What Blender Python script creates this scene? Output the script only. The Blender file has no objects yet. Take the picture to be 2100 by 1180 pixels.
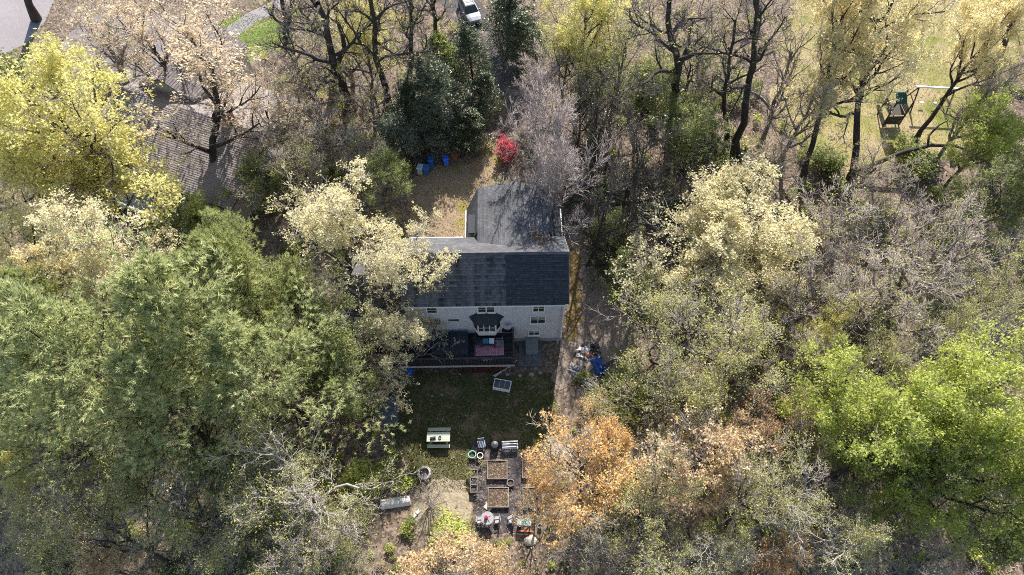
import bpy, math, random
import numpy as np
from math import radians as R_, sin, cos, tan, pi, atan2, hypot
random.seed(7)
scn = bpy.context.scene
COL = scn.collection

# ------------------------------------------------------------------ camera, sky, sun, exposure
CAM_H, PITCH, FPX = 52.0, R_(58), 1400.0
cam = bpy.data.cameras.new('camera'); camo = bpy.data.objects.new('camera', cam); COL.objects.link(camo)
camo.location = (0, 0, CAM_H); camo.rotation_euler = (pi/2 - PITCH, 0, 0)
cam.sensor_width = 36; cam.lens = 24.0; cam.clip_start = 0.5; cam.clip_end = 3000
scn.camera = camo
SUN_EL, SUN_AZ = R_(36), R_(9)           # azimuth measured from +Y towards +X
w = bpy.data.worlds.new('World'); scn.world = w; w.use_nodes = True
nt = w.node_tree; bg = nt.nodes['Background']
sky = nt.nodes.new('ShaderNodeTexSky'); sky.sky_type = 'NISHITA'; sky.sun_disc = False
sky.sun_elevation = SUN_EL; sky.sun_rotation = SUN_AZ
nt.links.new(sky.outputs[0], bg.inputs[0]); bg.inputs[1].default_value = 0.105
sun = bpy.data.lights.new('sun', 'SUN'); sun.energy = 5.0; sun.angle = R_(0.53); sun.color = (1, 0.94, 0.85)
suno = bpy.data.objects.new('sun', sun); COL.objects.link(suno)
suno.rotation_euler = (R_(90) - SUN_EL, 0, pi - SUN_AZ)
scn.view_settings.view_transform = 'Standard'; scn.view_settings.look = 'None'
scn.view_settings.exposure = 1.12; scn.view_settings.gamma = 1.0
scn.cycles.max_bounces = 6; scn.cycles.transparent_max_bounces = 6
scn.cycles.use_denoising = False; scn.cycles.filter_width = 1.0

def at(px, py, z=0.0):
    """photo pixel -> world point at height z (survey of the photograph)"""
    s, c = sin(PITCH), cos(PITCH)
    dx, u = px - 1050, 590 - py
    d = (dx, FPX*c + u*s, -FPX*s + u*c)
    t = (z - CAM_H)/d[2]
    return (d[0]*t, d[1]*t, z)
def depth(p):
    return p[1]*cos(PITCH) - (p[2]-CAM_H)*sin(PITCH)

# ------------------------------------------------------------------ materials
def mat(name):
    m = bpy.data.materials.new(name); m.use_nodes = True
    return m, m.node_tree.nodes, m.node_tree.links, m.node_tree.nodes['Principled BSDF']
def noise(N, L, scale, detail=6, rough=0.6, co=None):
    t = N.new('ShaderNodeTexNoise'); t.inputs['Scale'].default_value = scale
    t.inputs['Detail'].default_value = detail; t.inputs['Roughness'].default_value = rough
    if co is not None: L.new(co, t.inputs['Vector'])
    return t
def ramp(N, L, fac, stops):
    r = N.new('ShaderNodeValToRGB'); e = r.color_ramp.elements
    while len(e) < len(stops): e.new(0.5)
    for i, (p, c) in enumerate(stops):
        e[i].position = p; e[i].color = (*c, 1)
    L.new(fac, r.inputs[0]); return r
def mixc(N, L, fac, a, b, mode='MIX'):
    m = N.new('ShaderNodeMix'); m.data_type = 'RGBA'; m.blend_type = mode
    for s, v in ((0, fac), (6, a), (7, b)):
        if hasattr(v, 'links') or hasattr(v, 'is_linked'): L.new(v, m.inputs[s])
        elif s == 0: m.inputs[0].default_value = v
        else: m.inputs[s].default_value = (*v, 1)
    return m.outputs[2]
def objco(N):
    return N.new('ShaderNodeTexCoord').outputs['Object']
_M = {}
def plain(name, c, rough=0.8, var=0.25, scale=6, metal=0.0, bump=0.0):
    if name in _M: return _M[name]
    m, N, L, P = mat(name); co = objco(N)
    n = noise(N, L, scale, 6, 0.65, co)
    lo = tuple(x*(1-var) for x in c); hi = tuple(min(1, x*(1+var)) for x in c)
    r = ramp(N, L, n.outputs[0], [(0.3, lo), (0.7, hi)])
    L.new(r.outputs[0], P.inputs['Base Color']); P.inputs['Roughness'].default_value = rough
    P.inputs['Metallic'].default_value = metal
    if bump:
        b = N.new('ShaderNodeBump'); b.inputs['Strength'].default_value = bump; b.inputs['Distance'].default_value = 0.02
        n2 = noise(N, L, scale*5, 4, 0.6, co); L.new(n2.outputs[0], b.inputs['Height']); L.new(b.outputs[0], P.inputs['Normal'])
    _M[name] = m; return m
def tintmat(name, stops, rough=0.85, scale=0.0, wear=None):
    """colour chosen per piece by the 'tint' attribute, plus weathering noise"""
    if name in _M: return _M[name]
    m, N, L, P = mat(name)
    a = N.new('ShaderNodeAttribute'); a.attribute_name = 'tint'
    r = ramp(N, L, a.outputs['Fac'], stops); out = r.outputs[0]
    if wear:
        co = objco(N); mp = N.new('ShaderNodeMapping'); mp.inputs['Scale'].default_value = wear[1]
        L.new(co, mp.inputs[0]); n = noise(N, L, 1.0, 7, 0.65, mp.outputs[0])
        rr = ramp(N, L, n.outputs[0], [(0.42, (0, 0, 0)), (0.68, (1, 1, 1))])
        out = mixc(N, L, rr.outputs[0], out, wear[0])
    L.new(out, P.inputs['Base Color']); P.inputs['Roughness'].default_value = rough
    P.inputs['Specular IOR Level'].default_value = 0.25
    _M[name] = m; return m
def leafmat(name, stops, trans=0.4, rough=0.65, clump=0.8):
    if name in _M: return _M[name]
    m, N, L, P = mat(name)
    a = N.new('ShaderNodeAttribute'); a.attribute_name = 'tint'
    n = noise(N, L, clump, 3, 0.5, objco(N))
    oi = N.new('ShaderNodeObjectInfo')
    def mth(op, x, y):
        k = N.new('ShaderNodeMath'); k.operation = op
        for i, v in enumerate((x, y)):
            if isinstance(v, float): k.inputs[i].default_value = v
            else: L.new(v, k.inputs[i])
        return k.outputs[0]
    f = mth('ADD', mth('MULTIPLY', a.outputs['Fac'], 0.62), mth('MULTIPLY', n.outputs[0], 0.5))
    f = mth('ADD', f, mth('MULTIPLY', mth('SUBTRACT', oi.outputs['Random'], 0.5), 0.16))
    f = mth('SUBTRACT', f, 0.06)
    r = ramp(N, L, f, stops)
    P.inputs['Roughness'].default_value = rough; P.inputs['Specular IOR Level'].default_value = 0.3
    L.new(r.outputs[0], P.inputs['Base Color'])
    tr = N.new('ShaderNodeBsdfTranslucent'); L.new(r.outputs[0], tr.inputs[0])
    mx = N.new('ShaderNodeMixShader'); mx.inputs[0].default_value = trans
    L.new(P.outputs[0], mx.inputs[1]); L.new(tr.outputs[0], mx.inputs[2])
    L.new(mx.outputs[0], N['Material Output'].inputs[0])
    _M[name] = m; return m
def barkmat(name, a, b, scale=3.0):
    if name in _M: return _M[name]
    m, N, L, P = mat(name); co = objco(N)
    mp = N.new('ShaderNodeMapping'); mp.inputs['Scale'].default_value = (1, 1, 0.25); L.new(co, mp.inputs[0])
    n = noise(N, L, scale, 6, 0.7, mp.outputs[0])
    r = ramp(N, L, n.outputs[0], [(0.32, a), (0.7, b)])
    L.new(r.outputs[0], P.inputs['Base Color']); P.inputs['Roughness'].default_value = 0.9
    P.inputs['Specular IOR Level'].default_value = 0.2
    n2 = noise(N, L, scale*6, 4, 0.6, mp.outputs[0])
    bp = N.new('ShaderNodeBump'); bp.inputs['Strength'].default_value = 0.5; bp.inputs['Distance'].default_value = 0.03
    L.new(n2.outputs[0], bp.inputs['Height']); L.new(bp.outputs[0], P.inputs['Normal'])
    _M[name] = m; return m
def groundmat(name, big, fine, bigscale, finescale, mixfac=0.5, rough=0.95, spots=None, bump=0.6):
    """large patches (big ramp) overlaid by small leaf/grain specks (fine ramp)"""
    m, N, L, P = mat(name); co = objco(N)
    n1 = noise(N, L, bigscale, 8, 0.62, co); r1 = ramp(N, L, n1.outputs[0], big)
    v = N.new('ShaderNodeTexVoronoi'); v.inputs['Scale'].default_value = finescale; L.new(co, v.inputs['Vector'])
    sp = N.new('ShaderNodeSeparateColor'); L.new(v.outputs['Color'], sp.inputs[0])
    r2 = ramp(N, L, sp.outputs[0], fine)
    c = mixc(N, L, mixfac, r1.outputs[0], r2.outputs[0])
    if spots:
        n3 = noise(N, L, spots[1], 5, 0.6, co)
        rr = ramp(N, L, n3.outputs[0], [(spots[2], (0, 0, 0)), (spots[2]+0.1, (1, 1, 1))])
        c = mixc(N, L, rr.outputs[0], c, spots[0])
    L.new(c, P.inputs['Base Color']); P.inputs['Roughness'].default_value = rough
    P.inputs['Specular IOR Level'].default_value = 0.15
    n2 = noise(N, L, finescale*1.3, 4, 0.6, co)
    bp = N.new('ShaderNodeBump'); bp.inputs['Strength'].default_value = bump; bp.inputs['Distance'].default_value = 0.05
    L.new(n2.outputs[0], bp.inputs['Height']); L.new(bp.outputs[0], P.inputs['Normal'])
    return m

# ------------------------------------------------------------------ object helpers
def tag(o, label=None, cat=None, group=None, kind=None):
    for k, v in (('label', label), ('category', cat), ('group', group), ('kind', kind)):
        if v: o[k] = v
    return o
def link(name, me, m=None, parent=None):
    o = bpy.data.objects.new(name, me); COL.objects.link(o)
    if m is not None and len(me.materials) == 0: me.materials.append(m)
    if parent is not None: o.parent = parent
    return o
def thing(name, label, cat, loc=(0, 0, 0), rz=0.0, group=None):
    o = bpy.data.objects.new(name, None); COL.objects.link(o)
    o.location = loc; o.rotation_euler = (0, 0, rz); o.empty_display_size = 0.2
    return tag(o, label, cat, group)
def copy_tree(o, parent=None):
    c = o.copy(); COL.objects.link(c)
    if parent is not None: c.parent = parent
    for ch in list(o.children): copy_tree(ch, c)
    return c
def quadmesh(name, V, F, tint=None, smooth=False):
    """mesh from arrays; F is one (n,3) or (n,4) array, or a list of such arrays"""
    me = bpy.data.meshes.new(name); Fs = F if isinstance(F, list) else [F]
    loops = np.concatenate([np.asarray(f, dtype=np.int32).ravel() for f in Fs])
    st = np.cumsum(np.concatenate([[0]]+[np.full(len(f), f.shape[1], dtype=np.int64) for f in Fs]))[:-1].astype(np.int32)
    me.vertices.add(len(V)); me.vertices.foreach_set('co', np.ascontiguousarray(V, dtype=np.float32).ravel())
    me.loops.add(len(loops)); me.loops.foreach_set('vertex_index', loops)
    me.polygons.add(len(st)); me.polygons.foreach_set('loop_start', st)
    if smooth: me.polygons.foreach_set('use_smooth', np.ones(len(st), dtype=bool))
    if tint is not None:
        a = me.attributes.new('tint', 'FLOAT', 'POINT'); a.data.foreach_set('value', np.ascontiguousarray(tint, dtype=np.float32))
    me.update(calc_edges=True)
    return me
class MB:
    """collects shapes into one mesh"""
    def __init__(s): s.v = []; s.f = []; s.t = []; s.cur = 0.5
    def add(s, vs, fs):
        b = len(s.v); s.v += [tuple(p) for p in vs]; s.t += [s.cur]*len(vs); s.f += [tuple(i+b for i in f) for f in fs]; return s
    def box(s, c, d, rz=0.0, rx=0.0, ry=0.0):
        x, y, z = d[0]/2, d[1]/2, d[2]/2; out = []
        for sz in (-z, z):
            for sx, sy in ((-x, -y), (x, -y), (x, y), (-x, y)):
                p = [sx, sy, sz]
                if rx: p = [p[0], p[1]*cos(rx)-p[2]*sin(rx), p[1]*sin(rx)+p[2]*cos(rx)]
                if ry: p = [p[0]*cos(ry)+p[2]*sin(ry), p[1], -p[0]*sin(ry)+p[2]*cos(ry)]
                if rz: p = [p[0]*cos(rz)-p[1]*sin(rz), p[0]*sin(rz)+p[1]*cos(rz), p[2]]
                out.append((c[0]+p[0], c[1]+p[1], c[2]+p[2]))
        return s.add(out, [(0, 3, 2, 1), (4, 5, 6, 7), (0, 1, 5, 4), (1, 2, 6, 5), (2, 3, 7, 6), (3, 0, 4, 7)])
    def prism(s, poly, z0, z1):
        n = len(poly); vs = [(x, y, z0) for x, y in poly]+[(x, y, z1) for x, y in poly]
        return s.add(vs, [tuple(range(n))[::-1], tuple(range(n, 2*n))]+[(i, (i+1) % n, n+(i+1) % n, n+i) for i in range(n)])
    def loft(s, rings, cap=True):
        n = len(rings[0]); vs = [p for r in rings for p in r]; fs = []
        for k in range(len(rings)-1):
            for i in range(n): fs.append((k*n+i, k*n+(i+1) % n, (k+1)*n+(i+1) % n, (k+1)*n+i))
        if cap: fs += [tuple(range(n))[::-1], tuple(range((len(rings)-1)*n, len(rings)*n))]
        return s.add(vs, fs)
    def lathe(s, c, prof, n=16, cap=True):
        return s.loft([[(c[0]+r*cos(2*pi*i/n), c[1]+r*sin(2*pi*i/n), c[2]+z) for i in range(n)] for r, z in prof], cap)
    def tube(s, pts, r, n=6):
        rings = []
        for k, p in enumerate(pts):
            a = pts[max(0, k-1)]; b = pts[min(len(pts)-1, k+1)]
            t = np.array(b, float)-np.array(a, float); t /= max(1e-9, np.linalg.norm(t))
            u = np.cross(t, (0, 0, 1) if abs(t[2]) < 0.9 else (1, 0, 0)); u /= np.linalg.norm(u); v = np.cross(t, u)
            rr = r[k] if isinstance(r, (list, tuple)) else r
            rings.append([tuple(np.array(p)+rr*(cos(2*pi*i/n)*u+sin(2*pi*i/n)*v)) for i in range(n)])
        return s.loft(rings)
    def mesh(s, name, smooth=False):
        me = bpy.data.meshes.new(name); me.from_pydata(s.v, [], s.f)
        a = me.attributes.new('tint', 'FLOAT', 'POINT'); a.data.foreach_set('value', s.t)
        if smooth: me.polygons.foreach_set('use_smooth', [True]*len(me.polygons))
        me.update(); return me
    def build(s, name, m, parent=None, smooth=False, bevel=0.0):
        o = link(name, s.mesh(name, smooth), m, parent)
        if bevel:
            b = o.modifiers.new('bevel', 'BEVEL'); b.width = bevel; b.segments = 2; b.limit_method = 'ANGLE'
        return o
def inpoly(x, y, poly):
    x = np.asarray(x); y = np.asarray(y); r = np.zeros(x.shape, bool); n = len(poly); j = n-1
    for i in range(n):
        xi, yi = poly[i][:2]; xj, yj = poly[j][:2]
        r ^= ((yi > y) != (yj > y)) & (x < (xj-xi)*(y-yi)/((yj-yi) if yj != yi else 1e-9)+xi); j = i
    return r
def ragged(poly, step=0.6, amp=0.3, seed=1):
    rg = random.Random(seed); out = []
    for i, p in enumerate(poly):
        q = poly[(i+1) % len(poly)]; d = hypot(q[0]-p[0], q[1]-p[1]); n = max(1, int(d/step))
        for k in range(n):
            t = k/n; a = amp*(rg.random()-0.5)*2
            nx, ny = -(q[1]-p[1])/d, (q[0]-p[0])/d
            out.append((p[0]+(q[0]-p[0])*t+nx*a, p[1]+(q[1]-p[1])*t+ny*a))
    return out
def pix(pts, z=0.0): return [at(a, b, z)[:2] for a, b in pts]
def sheet(name, poly, z, m, thick=0.0):
    mb = MB()
    if thick: mb.prism(poly, z, z+thick)
    else: mb.add([(x, y, z) for x, y in poly], [tuple(range(len(poly)))])
    me = mb.mesh(name)
    import bmesh
    bm = bmesh.new(); bm.from_mesh(me); bmesh.ops.triangulate(bm, faces=[f for f in bm.faces if len(f.verts) > 4])
    bmesh.ops.recalc_face_normals(bm, faces=bm.faces[:])
    if not thick:
        for f in bm.faces:
            if f.normal.z < 0: f.normal_flip()
    bm.to_mesh(me); bm.free()
    return tag(link(name, me, m), kind='structure')

# ================================================================== GROUND
litter_m = groundmat('leaf_litter_ground', [(0.3, (0.06, 0.047, 0.036)), (0.5, (0.145, 0.112, 0.085)), (0.7, (0.23, 0.18, 0.14))],
                     [(0.0, (0.05, 0.035, 0.022)), (0.5, (0.17, 0.13, 0.095)), (0.85, (0.32, 0.245, 0.195)), (1.0, (0.45, 0.36, 0.30))], 0.25, 5.5, 0.5,
                     spots=((0.06, 0.075, 0.025), 0.35, 0.57))
gm = MB()
gm.add([(-400, -300, 0), (400, -300, 0), (400, 600, 0), (-400, 600, 0)], [(0, 1, 2, 3)])
tag(gm.build('ground', litter_m), kind='structure')
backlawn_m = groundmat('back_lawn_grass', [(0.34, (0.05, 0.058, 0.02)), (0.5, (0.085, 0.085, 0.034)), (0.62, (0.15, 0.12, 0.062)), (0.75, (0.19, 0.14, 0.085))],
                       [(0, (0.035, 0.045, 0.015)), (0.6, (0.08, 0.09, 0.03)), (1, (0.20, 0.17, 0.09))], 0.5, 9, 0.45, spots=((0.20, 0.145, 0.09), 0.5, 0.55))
BACK_LAWN = pix([(795, 765), (1140, 765), (1132, 860), (1105, 905), (1068, 925), (975, 925), (965, 1010), (860, 1010), (835, 950), (800, 880)])
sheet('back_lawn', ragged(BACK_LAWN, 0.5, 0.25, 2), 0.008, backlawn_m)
straw_m = groundmat('side_lawn_grass', [(0.34, (0.15, 0.165, 0.05)), (0.46, (0.25, 0.225, 0.09)), (0.58, (0.35, 0.275, 0.18)), (0.7, (0.24, 0.175, 0.125))],
                    [(0, (0.14, 0.14, 0.04)), (0.5, (0.30, 0.25, 0.10)), (1, (0.42, 0.33, 0.2))], 0.22, 7, 0.4, spots=((0.17, 0.185, 0.045), 0.25, 0.53))
SIDE_LAWN = pix([(1570, 235), (1600, 120), (1640, -60), (2200, -60), (2110, 90), (2040, 160), (1985, 230), (1990, 300), (1860, 330), (1760, 345), (1650, 320)])
sheet('side_lawn', ragged(SIDE_LAWN, 1.0, 0.7, 3), 0.008, straw_m)
FRONT_STRIP = pix([(990, 268), (1030, 310), (1015, 400), (985, 430), (960, 490), (900, 490), (840, 470), (838, 372), (900, 340), (960, 335)])
frontyard_m = groundmat('front_yard_dirt', [(0.35, (0.20, 0.145, 0.10)), (0.52, (0.30, 0.22, 0.16)), (0.68, (0.24, 0.19, 0.07))],
                        [(0, (0.14, 0.10, 0.06)), (0.6, (0.28, 0.22, 0.13)), (1, (0.36, 0.28, 0.2))], 0.35, 7, 0.4, spots=((0.22, 0.19, 0.055), 0.33, 0.53))
sheet('front_yard', ragged(FRONT_STRIP, 0.6, 0.35, 4), 0.008, frontyard_m)
asph_m = groundmat('asphalt_driveway', [(0.3, (0.06, 0.056, 0.056)), (0.55, (0.11, 0.098, 0.092)), (0.75, (0.19, 0.16, 0.14))],
                   [(0, (0.04, 0.04, 0.045)), (0.7, (0.10, 0.095, 0.095)), (1, (0.2, 0.17, 0.14))], 0.3, 14, 0.4, spots=((0.24, 0.185, 0.15), 0.3, 0.55), bump=0.3)
def strip(c, wd):
    Lp, Rp = [], []
    for i, p in enumerate(c):
        a = c[max(0, i-1)]; b = c[min(len(c)-1, i+1)]; d = hypot(b[0]-a[0], b[1]-a[1]); nx, ny = -(b[1]-a[1])/d, (b[0]-a[0])/d
        h = (wd[i] if isinstance(wd, (list, tuple)) else wd)/2
        Lp.append((p[0]+nx*h, p[1]+ny*h)); Rp.append((p[0]-nx*h, p[1]-ny*h))
    return Lp + Rp[::-1]
DRIVE = strip([(7.3, 24.2), (7.2, 28), (6.4, 32), (6.0, 37), (6.0, 41), (5.4, 46), (3.6, 51), (1.2, 56), (-1.0, 60.8), (-2.6, 65), (-4.6, 70), (-7.5, 76), (-13, 84), (-20, 92)],
              [5.0, 4.4, 3.4, 3.4, 3.5, 3.6, 3.6, 3.5, 3.3, 3.4, 4.2, 4.6, 5, 6])
sheet('driveway', ragged(DRIVE, 0.8, 0.22, 5), 0.014, asph_m)
SANDY = pix([(1165, 470), (1205, 470), (1225, 560), (1290, 610), (1310, 690), (1280, 740), (1200, 760), (1150, 800), (1138, 780), (1158, 700), (1168, 600)])
sandy_m = groundmat('worn_gravel', [(0.3, (0.17, 0.135, 0.11)), (0.55, (0.27, 0.22, 0.18)), (0.75, (0.34, 0.28, 0.24))],
                    [(0, (0.12, 0.09, 0.07)), (0.5, (0.26, 0.2, 0.16)), (1, (0.42, 0.36, 0.32))], 0.5, 10, 0.4)
sheet('gravel_parking', ragged(SANDY, 0.6, 0.4, 6), 0.020, sandy_m)
moss_m = groundmat('mossy_strip', [(0.35, (0.12, 0.09, 0.05)), (0.55, (0.17, 0.13, 0.065)), (0.7, (0.12, 0.10, 0.045))], [(0, (0.12, 0.08, 0.03)), (0.6, (0.26, 0.18, 0.05)), (1, (0.38, 0.26, 0.12))], 0.8, 10, 0.4)
sheet('moss_strip', ragged(pix([(1162, 500), (1186, 510), (1192, 610), (1188, 690), (1162, 715), (1164, 640)]), 0.3, 0.4, 12), 0.026, moss_m)
road_m = groundmat('road_asphalt', [(0.3, (0.22, 0.20, 0.21)), (0.7, (0.30, 0.27, 0.28))], [(0, (0.18, 0.17, 0.17)), (1, (0.34, 0.31, 0.31))], 0.2, 10, 0.4, bump=0.2)
ROAD = [(-120, 40)]+pix([(0, 118), (55, 88), (90, 45), (112, -5)])+[(-48, 80), (10, 86), (60, 88), (60, 97), (10, 95), (-50, 92), (-120, 84)]
sheet('road', ragged(ROAD, 3, 0.2, 7), 0.011, road_m)
FRONTGRASS = pix([(425, 100), (440, 50), (500, 25), (570, 40), (600, 80), (560, 105), (505, 130), (470, 150), (430, 120)])
grass_m = groundmat('green_front_grass', [(0.3, (0.09, 0.14, 0.03)), (0.5, (0.15, 0.20, 0.05)), (0.68, (0.27, 0.23, 0.12))],
                    [(0, (0.08, 0.14, 0.02)), (0.6, (0.17, 0.24, 0.05)), (1, (0.32, 0.3, 0.14))], 0.4, 8, 0.4)
sheet('neighbour_lawn', ragged(FRONTGRASS, 0.5, 0.8, 8), 0.010, grass_m)
PATIO = pix([(120, 95), (170, 40), (260, 20), (345, 30), (420, 60), (428, 110), (500, 150), (520, 215), (480, 270), (400, 230), (340, 230), (260, 170)])
patio_m = groundmat('pale_patio', [(0.34, (0.13, 0.115, 0.115)), (0.5, (0.21, 0.185, 0.185)), (0.66, (0.28, 0.25, 0.245))], [(0, (0.15, 0.13, 0.13)), (1, (0.30, 0.27, 0.265))], 0.35, 6, 0.35, spots=((0.20, 0.155, 0.12), 0.35, 0.58))
sheet('neighbour_patio', ragged(PATIO, 0.8, 0.3, 9), 0.012, patio_m)
WALKP = strip([at(470, 70)[:2], at(520, 35)[:2], at(575, 8)[:2], at(600, -30)[:2]], 2.2)
sheet('neighbour_walk', WALKP, 0.016, road_m)
PLOT = pix([(965, 908), (1062, 905), (1075, 960), (1075, 1092), (975, 1092)])
cloth_m = groundmat('weed_cloth', [(0.3, (0.035, 0.034, 0.04)), (0.6, (0.06, 0.056, 0.062)), (0.8, (0.14, 0.115, 0.105))],
                    [(0, (0.045, 0.043, 0.05)), (0.75, (0.10, 0.09, 0.095)), (1, (0.34, 0.25, 0.2))], 0.9, 11, 0.4, spots=((0.23, 0.165, 0.13), 0.8, 0.6))
sheet('garden_ground', ragged(PLOT, 0.5, 0.12, 10), 0.016, cloth_m)
LEFTGARDEN = pix([(885, 985), (955, 985), (975, 1090), (850, 1090), (840, 1040)])
pale_m = groundmat('pale_garden_soil', [(0.3, (0.2, 0.165, 0.11)), (0.6, (0.33, 0.28, 0.2)), (0.75, (0.2, 0.21, 0.08))],
                   [(0, (0.16, 0.12, 0.08)), (0.6, (0.32, 0.27, 0.18)), (1, (0.45, 0.4, 0.32))], 0.8, 9, 0.45)
sheet('garden_soil', ragged(LEFTGARDEN, 0.5, 0.25, 11), 0.012, pale_m)
SLABP = pix([(1066, 690), (1108, 690), (1112, 752), (1062, 752)])
conc_m = plain('old_concrete', (0.12, 0.13, 0.13), 0.9, 0.3, 2.5, bump=0.3)
sheet('concrete_pad', SLABP, 0.0, conc_m, 0.10)

# ================================================================== HOUSE
white_m = plain('white_trim', (0.78, 0.78, 0.76), 0.6, 0.06, 3)
siding_m = plain('weathered_white_siding', (0.52, 0.54, 0.58), 0.7, 0.12, 1.2)
glass_m = plain('dark_window_glass', (0.03, 0.035, 0.04), 0.12, 0.2, 1)
roof_old_m = tintmat('weathered_shingles', [(0.0, (0.022, 0.023, 0.026)), (0.08, (0.048, 0.05, 0.055)), (0.5, (0.075, 0.077, 0.082)), (1.0, (0.125, 0.125, 0.13))],
                     wear=((0.14, 0.138, 0.138), (2.4, 0.18, 0.18)))
roof_new_m = tintmat('dark_shingles', [(0.0, (0.018, 0.02, 0.023)), (0.08, (0.03, 0.034, 0.04)), (0.5, (0.042, 0.047, 0.054)), (1.0, (0.068, 0.073, 0.081))])
roof_wing_m = tintmat('grey_wing_shingles', [(0.0, (0.07, 0.073, 0.08)), (0.5, (0.105, 0.107, 0.114)), (1.0, (0.15, 0.15, 0.156))],
                      wear=((0.065, 0.065, 0.07), (0.5, 0.5, 0.5)))
def shingles(mb, o, ax, up, width, length, exposure, tab, rg, amp=1.0, clip=None, nrm=None):
    """laps rows of single tabs up a slope; o = eave corner, ax along the eave, up = unit slope direction"""
    o = np.array(o, float); ax = np.array(ax, float); up = np.array(up, float)
    n = np.cross(ax, up) if nrm is None else np.array(nrm, float); n /= np.linalg.norm(n)
    rows = int(math.ceil(length/exposure))
    for r in range(rows):
        ro = amp*(0.10*(1 if r % 2 else -1)+0.15*(rg.random()-0.5))
        s0 = r*exposure; s1 = min(length, s0+exposure*1.12)
        x = -tab*rg.random()
        while x < width:
            wv = tab*(0.85+0.3*rg.random()); a, b = max(0, x), min(width, x+wv-0.012); x += wv
            if b-a < 0.03 or (clip and clip((a+b)/2, s0)): continue
            mb.cur = min(1, max(0, 0.5+ro+0.6*amp*(rg.random()-0.5)))
            th = 0.036+0.012*rg.random(); j = 0.02*(rg.random()-0.5)
            p0 = o+ax*a+up*(s0+j); p1 = o+ax*b+up*(s0+j); p2 = o+ax*b+up*s1; p3 = o+ax*a+up*s1
            mb.add([p0, p1, p0+n*th, p1+n*th, p2+n*0.006, p3+n*0.006], [(2, 3, 4, 5), (0, 2, 5), (1, 4, 3)])
            ct = mb.cur; mb.cur = -0.6; mb.add([p0-n*.004, p1-n*.004, p1+n*th, p0+n*th], [(0, 1, 2, 3)]); mb.cur = ct   # dark butt edge of the shingle, its tint also painting the course shadow line
HY = 27.1
house = thing('house', 'white sided gambrel house with dark shingled roof in the middle of the clearing', 'house', (0, HY, 0), R_(1.0))
X0, X1, DEP, EZ, RZ, RY = -8.3, 4.2, 5.7, 6.65, 9.1, 2.85
SL = atan2(RZ-EZ, RY+0.4)
core = MB()
core.add([(X0, 0, 0), (X1, 0, 0), (X1, DEP, 0), (X0, DEP, 0), (X0, 0, EZ-0.02), (X1, 0, EZ-0.02), (X1, DEP, EZ-0.02), (X0, DEP, EZ-0.02), (X0+0.02, RY, RZ-0.1), (X1-0.02, RY, RZ-0.1)],
         [(0, 1, 5, 4), (2, 3, 7, 6), (1, 2, 6, 9, 5), (3, 0, 4, 8, 7)])
core.build('wall', siding_m, house)
sd = MB(); z = 0.55
while z < EZ-0.15:                                     # lapped clapboards on the rear wall
    sd.add([(X0, -0.035, z), (X1, -0.035, z), (X1, -0.012, z+0.155), (X0, -0.012, z+0.155), (X0, -0.001, z), (X1, -0.001, z)], [(0, 1, 2, 3), (4, 5, 1, 0)]); z += 0.15
tag(sd.build('siding', siding_m, house), kind='stuff')
sdr = MB(); z = 0.55
while z < EZ-0.15:
    sdr.add([(X1+0.035, 0, z), (X1+0.035, DEP, z), (X1+0.012, DEP, z+0.155), (X1+0.012, 0, z+0.155), (X1+0.001, 0, z), (X1+0.001, DEP, z)], [(0, 1, 2, 3), (4, 5, 1, 0)]); z += 0.15
tag(sdr.build('siding', siding_m, house), kind='stuff')
MB().box(((X0+X1)/2, -0.03, 0.27), (X1-X0-0.02, 0.06, 0.54)).build('foundation', plain('foundation_concrete', (0.30, 0.31, 0.32), 0.9, 0.2, 2), house)
for cx in (X0+0.06, X1-0.06): MB().box((cx, -0.045, 3.55), (0.13, 0.05, 6.0)).build('corner_board', white_m, house)
slab = MB()
for s in (0, 1):
    y0, y1 = (-0.4, RY) if s == 0 else (DEP+0.4, RY)
    nx = (0, -sin(SL), cos(SL)) if s == 0 else (0, sin(SL), cos(SL))
    t = 0.14
    a = [(X0-0.2, y0, EZ), (X1+0.2, y0, EZ), (X1+0.2, y1, RZ), (X0-0.2, y1, RZ)]
    bq = [(p[0], p[1]-nx[1]*t, p[2]-nx[2]*t) for p in a]
    slab.add(a+bq, [(0, 1, 2, 3), (7, 6, 5, 4), (0, 4, 5, 1), (1, 5, 6, 2), (2, 6, 7, 3), (3, 7, 4, 0)])
roof = slab.build('roof', plain('roof_deck', (0.05, 0.05, 0.055), 0.9, 0.2, 2), house)
rg = random.Random(3)
sl_len = hypot(RY+0.4, RZ-EZ); XS = -0.45
mb = MB(); shingles(mb, (X0-0.2, -0.4, EZ+0.005), (1, 0, 0), (0, cos(SL), sin(SL)), XS-X0+0.2, sl_len, 0.215, 0.33, rg, 1.5)
tag(mb.build('weathered_shingle_courses', roof_old_m, roof), kind='stuff')
mb = MB(); shingles(mb, (XS, -0.4, EZ+0.005), (1, 0, 0), (0, cos(SL), sin(SL)), X1+0.2-XS, sl_len, 0.175, 0.33, rg, 0.9)
tag(mb.build('dark_shingle_courses', roof_new_m, roof), kind='stuff')
mb = MB(); shingles(mb, (X1+0.2, DEP+0.4, EZ+0.005), (-1, 0, 0), (0, -cos(SL), sin(SL)), X1-X0+0.4, sl_len, 0.175, 0.33, rg, 1.0)
tag(mb.build('front_shingle_courses', roof_wing_m, roof), kind='stuff')
mb = MB()
x = X0-0.2
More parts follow.
